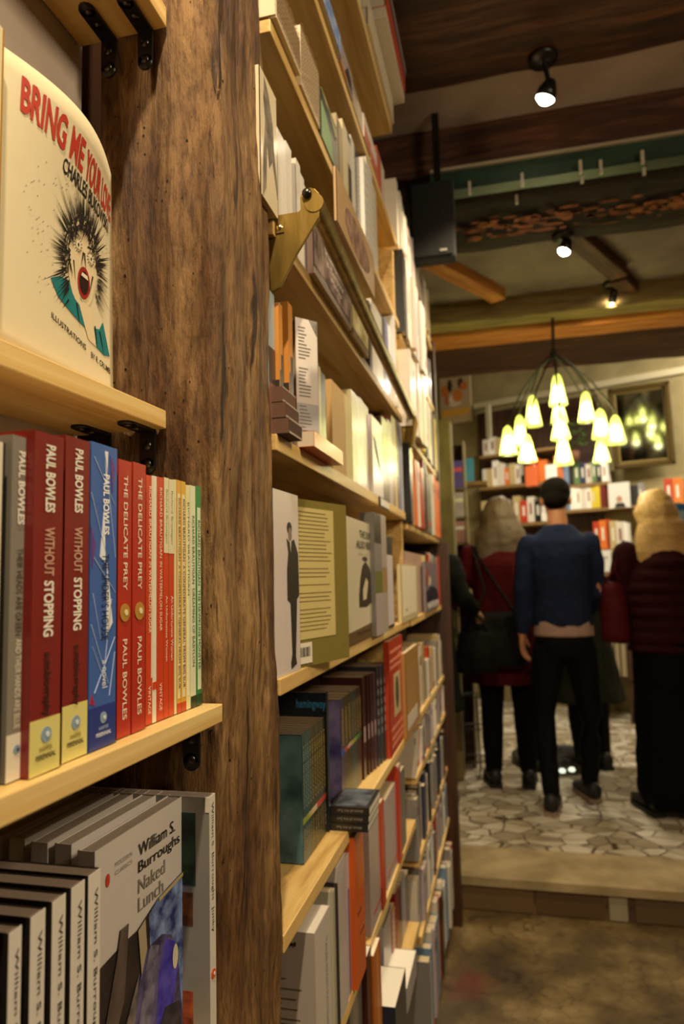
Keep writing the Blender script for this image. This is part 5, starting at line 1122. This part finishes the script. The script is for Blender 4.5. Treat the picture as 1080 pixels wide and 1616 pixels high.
# ------------------------------------------------------------------ people
def loft(mb, rings, m, k=20):
    """rings: (centre, rx, ry, yaw) stacked roughly along the path; closed ends"""
    vs = []
    for c, rx, ry, yw in rings:
        c = Vector(c)
        for j in range(k):
            t = 2*PI*j/k; x, y = rx*math.cos(t), ry*math.sin(t); vs.append(c+Vector((x*math.cos(yw)-y*math.sin(yw), x*math.sin(yw)+y*math.cos(yw), 0)))
    fs = [(i*k+j, i*k+(j+1) % k, (i+1)*k+(j+1) % k, (i+1)*k+j) for i in range(len(rings)-1) for j in range(k)]
    fs += [tuple(range(k))[::-1], tuple(range((len(rings)-1)*k, len(rings)*k))]
    mb.add(vs, fs, m, True)
def limb(mb, pts, rad, m, k=14):
    """tapered tube with rounded ends"""
    pts = [Vector(p) for p in pts]; d0 = (pts[0]-pts[1]).normalized(); d1 = (pts[-1]-pts[-2]).normalized()
    P = [pts[0]+d0*rad[0]*.9, pts[0]+d0*rad[0]*.55]+pts+[pts[-1]+d1*rad[-1]*.55, pts[-1]+d1*rad[-1]*.9]
    R = [rad[0]*.35, rad[0]*.82]+list(rad)+[rad[-1]*.82, rad[-1]*.35]
    mb.tube(P, R, m, k)
def ball(mb, c, r, m, k=18):
    c = Vector(c); rx, ry, rz = r if isinstance(r, tuple) else (r, r, r); n = 12
    vs = [c+Vector((rx*math.sin(PI*i/n)*math.cos(2*PI*j/k), ry*math.sin(PI*i/n)*math.sin(2*PI*j/k), rz*math.cos(PI*i/n))) for i in range(1, n) for j in range(k)]
    fs = [(i*k+j, i*k+(j+1) % k, (i+1)*k+(j+1) % k, (i+1)*k+j) for i in range(n-2) for j in range(k)]
    fs += [tuple(range(k))[::-1], tuple(range((n-2)*k, (n-1)*k))]
    mb.add(vs, fs, m, True)
def fuse(mb, name, parent, voxel=.010, smooth=6, folds=0.0, seed=0, M=None):
    """join overlapping closed forms into one continuous skin"""
    o = mb.build('tmp'); r = o.modifiers.new('r', 'REMESH'); r.mode = 'VOXEL'; r.voxel_size = voxel; r.use_smooth_shade = True
    s = o.modifiers.new('s', 'SMOOTH'); s.iterations = smooth; s.factor = .5
    dg = bpy.context.evaluated_depsgraph_get(); me = bpy.data.meshes.new_from_object(o.evaluated_get(dg)); bpy.data.objects.remove(o)
    me.name = name
    if folds:
        for v in me.vertices:
            q = v.co; a = noise.noise(Vector((q.x*14+seed, q.y*14, q.z*9)))*folds + noise.noise(Vector((q.x*30+seed, q.y*30, q.z*40)))*folds*.35
            v.co = q + v.normal*a
    if not me.materials: me.materials.append(mb.mats[0])
    for p in me.polygons: p.use_smooth = True; p.material_index = 0
    n = bpy.data.objects.new(name, me); COL.objects.link(n); n.parent = parent
    if parent is None and M is not None: n.matrix_basis = M
    return n
def hand(mb, wr, dirv, palm_n, m, s=1.0, curl=.35, side=1):
    """wrist position, direction of the fingers, palm normal"""
    d = Vector(dirv).normalized(); pn = Vector(palm_n); pn = (pn-d*pn.dot(d)).normalized(); w_ = d.cross(pn)*side
    wr = Vector(wr)
    for t in (-.024, -.008, .008, .024): limb(mb, [wr+w_*t*.6*s, wr+d*.045*s+w_*t*s, wr+d*.085*s+w_*t*s], [.016*s, .015*s, .011*s], m, 10)
    for i, (t, L) in enumerate(((-.030, .062), (-.010, .078), (.010, .083), (.030, .074))):
        b0 = wr+d*.085*s+w_*t*.95*s; p = [b0]; a = 0; cur = b0
        for seg in (.45, .32, .23):
            a += curl; v = d*math.cos(a)+pn*math.sin(a); cur = cur+v*L*seg*s; p.append(cur)
        limb(mb, p, [.0095*s, .009*s, .008*s, .007*s], m, 9)
    b0 = wr+d*.025*s+w_*.028*s; v1 = (d*.75+w_*.65+pn*.3).normalized(); v2 = (d*.95+w_*.15+pn*.45).normalized()
    limb(mb, [b0, b0+v1*.040*s, b0+v1*.040*s+v2*.030*s], [.014*s, .0115*s, .009*s], m, 9)
def head(mb, c, m, yaw=0, tilt=0, s=1.0):
    """c = head centre; faces +Y rotated by yaw"""
    c = Vector(c); R = Matrix.Rotation(yaw, 3, 'Z') @ Matrix.Rotation(tilt, 3, 'X')
    g = lambda x, y, z: c+R @ Vector((x, y, z))*s
    ball(mb, g(0, -.012, .03), (.076*s, .092*s, .088*s), m); ball(mb, g(0, .018, -.035), (.060*s, .068*s, .078*s), m)
    ball(mb, g(0, .055, -.085), (.026*s, .024*s, .022*s), m, 12)
    limb(mb, [g(0, .082, .018), g(0, .102, -.022)], [.009*s, .014*s], m, 8)          # nose
    ball(mb, g(0, .080, -.056), (.026*s, .012*s, .010*s), m, 12)                        # lips
    for e in (-1, 1):
        ball(mb, g(e*.077, -.005, -.005), (.010*s, .018*s, .030*s), m, 10); ball(mb, g(e*.032, .078, .030), (.020*s, .010*s, .008*s), m, 10)
    return g
def eyes(g, root, R_=.0105):
    for e in (-1, 1):
        q = MB(); ball(q, g(e*.031, .079, .014), R_, mat('#f0ece4', .2, var=0), 12); ball(q, g(e*.031, .0865, .014), R_*.5, ink('#2a1c12'), 10)
        o = q.build('eye', root)
SKIN, SKIN2 = mat('#b97c56', .5, var=.08, scale=20), mat('#d0a07c', .5, var=.08, scale=20)
def cloth(c, rough=.9, b=.4):
    m = mat(c, rough, var=.18, scale=140, bump=b); m.node_tree.nodes['Principled BSDF'].inputs['Specular IOR Level'].default_value = .08; return m
def shoe(p, yaw, root, upper, sole, nm='shoe'):
    """p = heel-centre on the floor; toe towards +Y rotated by yaw"""
    R = Matrix.Translation(p) @ Matrix.Rotation(yaw, 4, 'Z'); q = MB()
    prof = [(-.075, .034, .085), (-.05, .038, .095), (0, .040, .090), (.05, .042, .075), (.11, .047, .055), (.16, .044, .045), (.20, .028, .032)]
    rings = []
    k = 14; vs = []
    for y, wx, hz in prof:
        for j in range(k): t = 2*PI*j/k; vs.append(R @ Vector((wx*math.cos(t), y, .018+(hz/2)*(1+math.sin(t)))))
    fs = [(i*k+j, i*k+(j+1) % k, (i+1)*k+(j+1) % k, (i+1)*k+j) for i in range(len(prof)-1) for j in range(k)]+[tuple(range(k)), tuple(range((len(prof)-1)*k, len(prof)*k))]
    q.add(vs, fs, upper, True)
    o = q.build(nm); o.parent = root; o.matrix_parent_inverse = root.matrix_basis.inverted() if root.matrix_basis else Matrix()
    o.parent = root; o.matrix_parent_inverse = Matrix()
    q = MB(); pts = [R @ Vector((wx*1.06*sgn, y, .0)) for sgn, seq in ((1, prof), (-1, prof[::-1])) for y, wx, hz in seq]
    q.prism(pts, (0, 0, .024), sole); q.build('sole', o); 
    q = MB()
    for i in range(4): y = .02+.022*i; q.tube([R @ Vector((-.022, y, .098-.02*i*.9)), R @ Vector((0, y+.004, .103-.02*i*.9)), R @ Vector((.022, y, .098-.02*i*.9))], .003, mat('#c8c0b0', .7), 6)
    q.build('lace', o)

# --- the man in the navy sweater (local frame, facing +Y, origin between the feet)
def man():
    A = onZ(870, 1287, ZU); B = onZ(935, 1266, ZU); O = Vector((.295, 3.98, ZU))
    M = Matrix.Translation(O) @ Matrix.Rotation(math.radians(2), 4, 'Z')
    root = None
    Mi = M.inverted(); fl, fr = Mi @ Vector((A.x+.01, A.y+.05, ZU)), Mi @ Vector((B.x, B.y+.05, ZU))
    H = 1.80; body = MB(); m = SKIN
    hipL, hipR = Vector((-.080, 0, .90)), Vector((.080, 0, .90)); shL, shR = Vector((-.165, .0, 1.455)), Vector((.165, .0, 1.455))
    knL, knR = Vector((-.125, .045, .50)), Vector((.125, .05, .50)); anL, anR = Vector((fl.x, fl.y, .09)), Vector((fr.x, fr.y, .09))
    loft(body, [((0, 0, .88), .12, .09, 0), ((0, 0, 1.0), .12, .09, 0), ((0, 0, 1.15), .12, .09, 0), ((0, 0, 1.35), .14, .10, 0), ((0, 0, 1.45), .12, .08, 0), ((0, 0, 1.52), .05, .05, 0)], m)
    limb(body, [(0, -.005, 1.50), (0, .012, 1.62)], [.058, .053], m)
    g = head(body, (0, .035, 1.685), m, yaw=-.1, tilt=-.25)
    elL, elR = Vector((-.215, -.02, 1.19)), Vector((.208, .0, 1.17)); wrL, wrR = Vector((-.218, .03, .945)), Vector((.165, .22, 1.04))
    for h_, k_, a_ in ((hipL, knL, anL), (hipR, knR, anR)): limb(body, [h_, (h_+k_)/2, k_, k_.lerp(a_, .35), a_], [.074, .066, .050, .048, .034], m)
    for s_, e_, w2 in ((shL, elL, wrL), (shR, elR, wrR)): limb(body, [s_+Vector((0, 0, -.02)), e_, w2], [.040, .036, .028], m)
    hand(body, wrL, (-.02, .10, -1), (1, -.3, 0), m, 1.0, .30, side=-1); hand(body, wrR, (-.35, .6, .1), (0, 0, -1), m, 1.0, .5)
    root = fuse(body, 'person', None, .0075, 3, M=M); root.name = 'person'
    tag(root, 'person seen from behind in a navy sweater, black jeans and black sneakers', 'person')
    eyes(g, root)
    h = MB(); c = Vector((0, .035, 1.685)); R = Matrix.Rotation(-.1, 3, 'Z') @ Matrix.Rotation(-.25, 3, 'X'); gg = lambda x, y, z: c+R @ Vector((x, y, z))
    HM = cloth('#0e0805', .97, .6)
    ball(h, gg(0, -.016, .045), (.085, .100, .088), HM); ball(h, gg(0, -.055, -.012), (.070, .055, .060), HM)
    fuse(h, 'hair', root, .007, 3, .004, 4)
    NV = cloth('#1f2740')
    s_ = MB(); loft(s_, [((0, 0, .985), .160, .125, 0), ((0, -.005, 1.03), .160, .125, 0), ((0, -.005, 1.12), .158, .125, 0), ((0, -.01, 1.25), .166, .13, 0), ((0, -.01, 1.38), .178, .13, 0), ((0, -.005, 1.45), .170, .115, 0), ((0, 0, 1.495), .12, .095, 0), ((0, 0, 1.545), .075, .072, 0)], NV)
    for a_, e_, w2 in ((shL, elL, wrL), (shR, elR, wrR)): limb(s_, [a_+Vector((0, 0, -.01)), a_.lerp(e_, .5), e_, e_.lerp(w2, .9)], [.058, .056, .048, .040], NV)
    fuse(s_, 'sweater', root, .011, 4, .007, 2)
    t_ = MB(); TS = cloth('#a88a7c'); loft(t_, [((0, -.002, .935), .162, .124, 0), ((0, -.002, .99), .158, .122, 0), ((0, 0, 1.02), .16, .12, 0)], TS); fuse(t_, 'shirt', root, .009, 3, .004, 3)
    j = MB(); JN = cloth('#0d0c0e', .8); loft(j, [((0, 0, .82), .140, .112, 0), ((0, -.005, .90), .152, .120, 0), ((0, 0, .965), .148, .112, 0)], JN)
    for h_, k_, a_ in ((hipL, knL, anL), (hipR, knR, anR)): limb(j, [h_+Vector((0, 0, -.04)), (h_+k_)/2, k_, k_.lerp(a_, .35), a_+Vector((0, 0, .015))], [.092, .082, .062, .058, .048], JN)
    fuse(j, 'jeans', root, .011, 3, .006, 5)
    for f in (fl, fr): shoe(Vector((f.x, f.y, .001)), -.15 if f is fl else .25, root, mat('#15120f', .6), mat('#8a7460', .6))
man()
def woman(O, yaw, H, label, coat_c, hair_c, coat_len, leg_c, hair_len=.28, hair_w=.1, flare=.24, arm_l=None, arm_r=None, head_yaw=0, shoulder=.18, bag=None, bulk=1.0, skin=SKIN2, shoe_c='#14110e', legs=.11, boots=False, collar=None, bagc=None, extra=None, quilt=False, head_tilt=-.2, lean=0):
    M = Matrix.Translation(O) @ Matrix.Rotation(yaw, 4, 'Z') @ Matrix.Rotation(lean, 4, 'X')
    k = H/1.70; V = lambda x, y, z: Vector((x*k, y*k, z*k)); m = skin
    b = MB(); shL, shR = V(-shoulder, 0, 1.38), V(shoulder, 0, 1.38); hip = .88
    loft(b, [(V(0, 0, .82), .15*k, .11*k, 0), (V(0, 0, .95), .155*k, .11*k, 0), (V(0, 0, 1.08), .125*k, .095*k, 0), (V(0, 0, 1.25), .15*k, .11*k, 0), (V(0, 0, 1.38), .13*k, .085*k, 0), (V(0, 0, 1.44), .055*k, .05*k, 0)], m)
    limb(b, [V(0, -.005, 1.42), V(0, .01, 1.52)], [.05*k, .046*k], m)
    hc = V(0, .03, 1.585); g = head(b, hc, m, yaw=head_yaw, tilt=head_tilt, s=.95*k)
    arm_l = arm_l or [V(-.24, -.01, 1.12), V(-.22, .12, .95)]; arm_r = arm_r or [V(.24, -.01, 1.12), V(.2, .16, 1.0)]
    for s_, (e_, w2), sd in ((shL, arm_l, -1), (shR, arm_r, 1)):
        limb(b, [s_, e_, w2], [.040*k, .034*k, .025*k], m); d_ = (w2-e_).normalized(); hand(b, w2+d_*.005, d_, (-sd*.5, 0, -.6), m, .9*k, .45, side=sd)
    an = []
    for e in (-1, 1):
        h_, k_, a_ = V(e*.085, 0, .84), V(e*.095, .03, .47), V(e*legs, 0, .085); an.append(a_); limb(b, [h_, (h_+k_)/2, k_, k_.lerp(a_, .35), a_], [.085*k, .072*k, .050*k, .050*k, .034*k], m)
    root = fuse(b, 'person', None, .0085, 3, M=M); root.name = 'person'; tag(root, label, 'person'); eyes(g, root)
    HM = mat(hair_c, .55, var=.35, scale=70, bump=.6); R = Matrix.Rotation(head_yaw, 3, 'Z') @ Matrix.Rotation(head_tilt, 3, 'X'); gg = lambda x, y, z: hc+R @ Vector((x, y, z))*k*.95
    h = MB(); ball(h, gg(0, -.018, .045), (.090*k, .104*k, .090*k), HM); ball(h, hc+V(-.01, -.045, -.015), (.112*k, .085*k, .105*k), HM)
    hl = hair_len
    loft(h, [(gg(0, -.03, .07), .075*k, .07*k, head_yaw), (gg(0, -.035, 0), .098*k, .09*k, 0), (hc+V(0, -.055, -.06), (.104+hair_w)/2*k, .088*k, 0), (hc+V(0, -.07, -.12), hair_w*1.04*k, .075*k, 0), (hc+V(0, -.085, -.12-hl*.5), hair_w*1.12*k, .06*k, 0), (hc+V(0, -.09, -.12-hl), hair_w*.85*k, .04*k, 0)][::-1], HM)
    fuse(h, 'hair', root, .011, 2, .010, 7)
    CM = cloth(coat_c, .8); c = MB(); cl_ = coat_len
    rings = [(V(0, 0, 1.43), .075*k, .07*k, 0), (V(0, -.005, 1.39), .155*k*bulk, .10*k, 0), (V(0, -.01, 1.30), .195*k*bulk, .135*k*bulk, 0), (V(0, -.01, 1.15), .188*k*bulk, .135*k*bulk, 0), (V(0, -.01, 1.02), .19*k*bulk, .14*k*bulk, 0), (V(0, -.01, .88), .20*k*bulk, .155*k*bulk, 0)]
    if cl_ < .85: rings += [(V(0, -.005, (.88+cl_)/2), (.20+flare)/2*k, .165*k*bulk, 0), (V(0, 0, cl_), flare*k, .18*k*bulk, 0)]
    if quilt:
        r2 = []
        z = 1.34
        base = lambda z: .135+.055*min(1, (1.345-z)/.12)
        while z > cl_: r2 += [(V(0, -.01, z), (base(z)-.008)*k*bulk, .118*k*bulk, 0), (V(0, -.01, z-.02), (base(z)+.008)*k*bulk, .142*k*bulk, 0), (V(0, -.01, z-.045), (base(z)+.008)*k*bulk, .142*k*bulk, 0)]; z -= .065
        rings = rings[:2]+r2
    loft(c, rings[::-1], CM)
    for s_, (e_, w2) in ((shL, arm_l), (shR, arm_r)): limb(c, [s_+V(0, 0, -.012), s_.lerp(e_, .5), e_, e_.lerp(w2, .9)], [.066*k*bulk, .062*k*bulk, .056*k, .045*k], CM)
    fuse(c, 'coat', root, .012, 1 if quilt else 4, .007, 9)
    t_ = MB(); LM = cloth(leg_c, .8)
    loft(t_, [(V(0, 0, .78), .15*k, .12*k, 0), (V(0, 0, .90), .165*k, .125*k, 0), (V(0, 0, .98), .15*k, .11*k, 0)], LM)
    for e, a_ in zip((-1, 1), an):
        h_, k_ = V(e*.085, 0, .82), V(e*.095, .03, .47); limb(t_, [h_, (h_+k_)/2, k_, k_.lerp(a_, .4), a_+V(0, 0, .02)], [.10*k, .088*k, .068*k, .064*k, .052*k if not boots else .062*k], LM)
    fuse(t_, 'trousers', root, .012, 3, .006, 11)
    for e, a_ in zip((-1, 1), an): shoe(Vector((a_.x, a_.y, .001)), -.12*e, root, mat(shoe_c, .5), mat('#0c0a08', .6), 'shoe')
    if collar: q = MB(); q.lathe(V(0, 0, 1.38), [(.10*k, 0), (.085*k, .05), (.07*k, .075)], cloth(collar), 20); q.build('scarf', root)
    if extra: extra(root, V, M)
    return root, M
def bag(M, V, c, size, color, label, strap_from, parent_tag='bag', name='shoulder_bag'):
    w_, d_, h_ = size; q = MB(); m = cloth(color, .6, .5); c = V(*c)
    loft(q, [((c.x, c.y, c.z-h_/2), w_*.46, d_*.4, 0), ((c.x, c.y, c.z-h_*.4), w_*.52, d_*.5, 0), ((c.x, c.y, c.z), w_*.5, d_*.5, 0), ((c.x, c.y, c.z+h_*.4), w_*.42, d_*.35, 0), ((c.x, c.y, c.z+h_/2), w_*.38, d_*.12, 0)], m)
    root = fuse(q, name, None, .009, 4, .007, 3, M=M); tag(root, label, parent_tag)
    s_ = MB(); sf = [V(*p) for p in strap_from]
    s_.tube([Vector((c.x-w_*.35, c.y, c.z+h_*.42))]+sf+[Vector((c.x+w_*.35, c.y, c.z+h_*.42))], .008, m, 8); s_.build('strap', root)
# woman in the red coat with long greying hair
r_, M_ = woman(Vector((-.02, 4.40, ZU)), math.radians(4), 1.75, 'person in a long dark red coat standing left of the navy sweater', '#480b0d', '#5a4630', .60, '#0b0a0a', hair_len=.27, hair_w=.150, flare=.250, arm_l=[Vector((-.27, .02, 1.12)), Vector((-.20, .24, 1.10))], arm_r=[Vector((.26, .03, 1.1)), Vector((.18, .26, 1.1))], head_yaw=-.2, legs=.10, shoulder=.19)
bag(M_, lambda x, y, z: Vector((x, y, z)), (-.07, -.25, .90), (.36, .11, .32), '#15130f', 'large black shoulder bag hanging across the red coat', [(-.12, -.20, 1.18), (-.18, -.05, 1.46), (-.10, -.16, 1.3)])
# blonde woman at the right in a maroon quilted jacket
r_, M_ = woman(Vector((.83, 4.04, ZU)), math.radians(8), 1.71, 'person at the right edge in a dark maroon quilted jacket, head bent over a book', '#2c090b', '#c9a064', .86, '#080708', hair_len=.20, hair_w=.138, flare=.23, arm_l=[Vector((-.23, .0, 1.12)), Vector((-.14, .22, 1.05))], arm_r=[Vector((.25, .06, 1.12)), Vector((.15, .30, 1.20))], head_yaw=-1.0, shoulder=.185, bulk=1.05, quilt=True, head_tilt=-.3, boots=True, collar='#7a1214', legs=.13)
bag(M_, lambda x, y, z: Vector((x, y, z)), (-.275, -.03, 1.06), (.15, .12, .33), '#4a1014', 'dark red leather bag on the shoulder of the quilted jacket', [(-.26, -.06, 1.30), (-.20, -.02, 1.44), (-.28, -.08, 1.3)])
# long dark skirt of the blonde woman
q = MB(); SK = cloth('#080708', .85)
loft(q, [((.03, 0, .04), .200, .17, 0), ((.02, 0, .12), .215, .18, 0), ((.01, 0, .3), .205, .17, 0), ((0, 0, .5), .19, .16, 0), ((0, 0, .75), .185, .155, 0), ((0, 0, .9), .18, .15, 0), ((0, 0, .97), .17, .14, 0)], SK); o = fuse(q, 'skirt', r_, .011, 3, .010, 6)
hb_ = MW @ Vector((0, 0, 0))
p_ = M_ @ Vector((.16, .42, 1.27))
bk = MB(); bk.box((-.07, 0, -.1), (.07, .012, .1), mat('#2f7fc8', .4)); bk.box((-.072, -.002, -.1), (.05, 0, -.02), mat('#d86a20', .4)); bk.box((-.03, -.003, .0), (.05, -.001, .06), mat('#a8d8f0', .4))
T_ = Matrix.Translation(onY(1072, 822, 4.22)) @ Matrix.Rotation(.5, 4, 'Z')
o = bk.build('paperback_book', M=T_); tag(o, 'bright blue and orange book held by the quilted jacket person at the right edge', 'book'); MB().box((-.068, .012, -.098), (.068, .024, .098), mat('#d8c8a8', .8)).build('page_block', o)
# dark coated person half hidden behind the bookcase
O_ = onZ(672, 1262, ZU)
r_, M_ = woman(Vector((-.50, 3.92, ZU)), math.radians(-10), 1.66, 'person in a long black green coat half hidden behind the bookcase end', '#12140d', '#2a1c10', .55, '#0a0a0a', hair_len=.1, hair_w=.09, flare=.26, arm_l=[Vector((-.25, .0, 1.1)), Vector((-.2, .2, 1.0))], arm_r=[Vector((.27, -.03, 1.16)), Vector((.30, .14, 1.08))], shoulder=.20, bulk=1.1, legs=.1)
bag(M_, lambda x, y, z: Vector((x, y, z)), (.29, .16, .84), (.24, .11, .24), '#0f0f0c', 'black handbag held by the half hidden person', [(.25, .16, 1.03), (.29, .16, 1.055), (.33, .16, 1.03)], name='handbag')
# person in a grey coat beyond the man
r_, M_ = woman(Vector((.50, 4.85, ZU)), math.radians(20), 1.46, 'person in a long grey green coat mostly hidden behind the navy sweater', '#2b2b20', '#3a2a18', .50, '#1a1512', hair_len=.1, hair_w=.09, flare=.29, legs=.09, shoulder=.16)
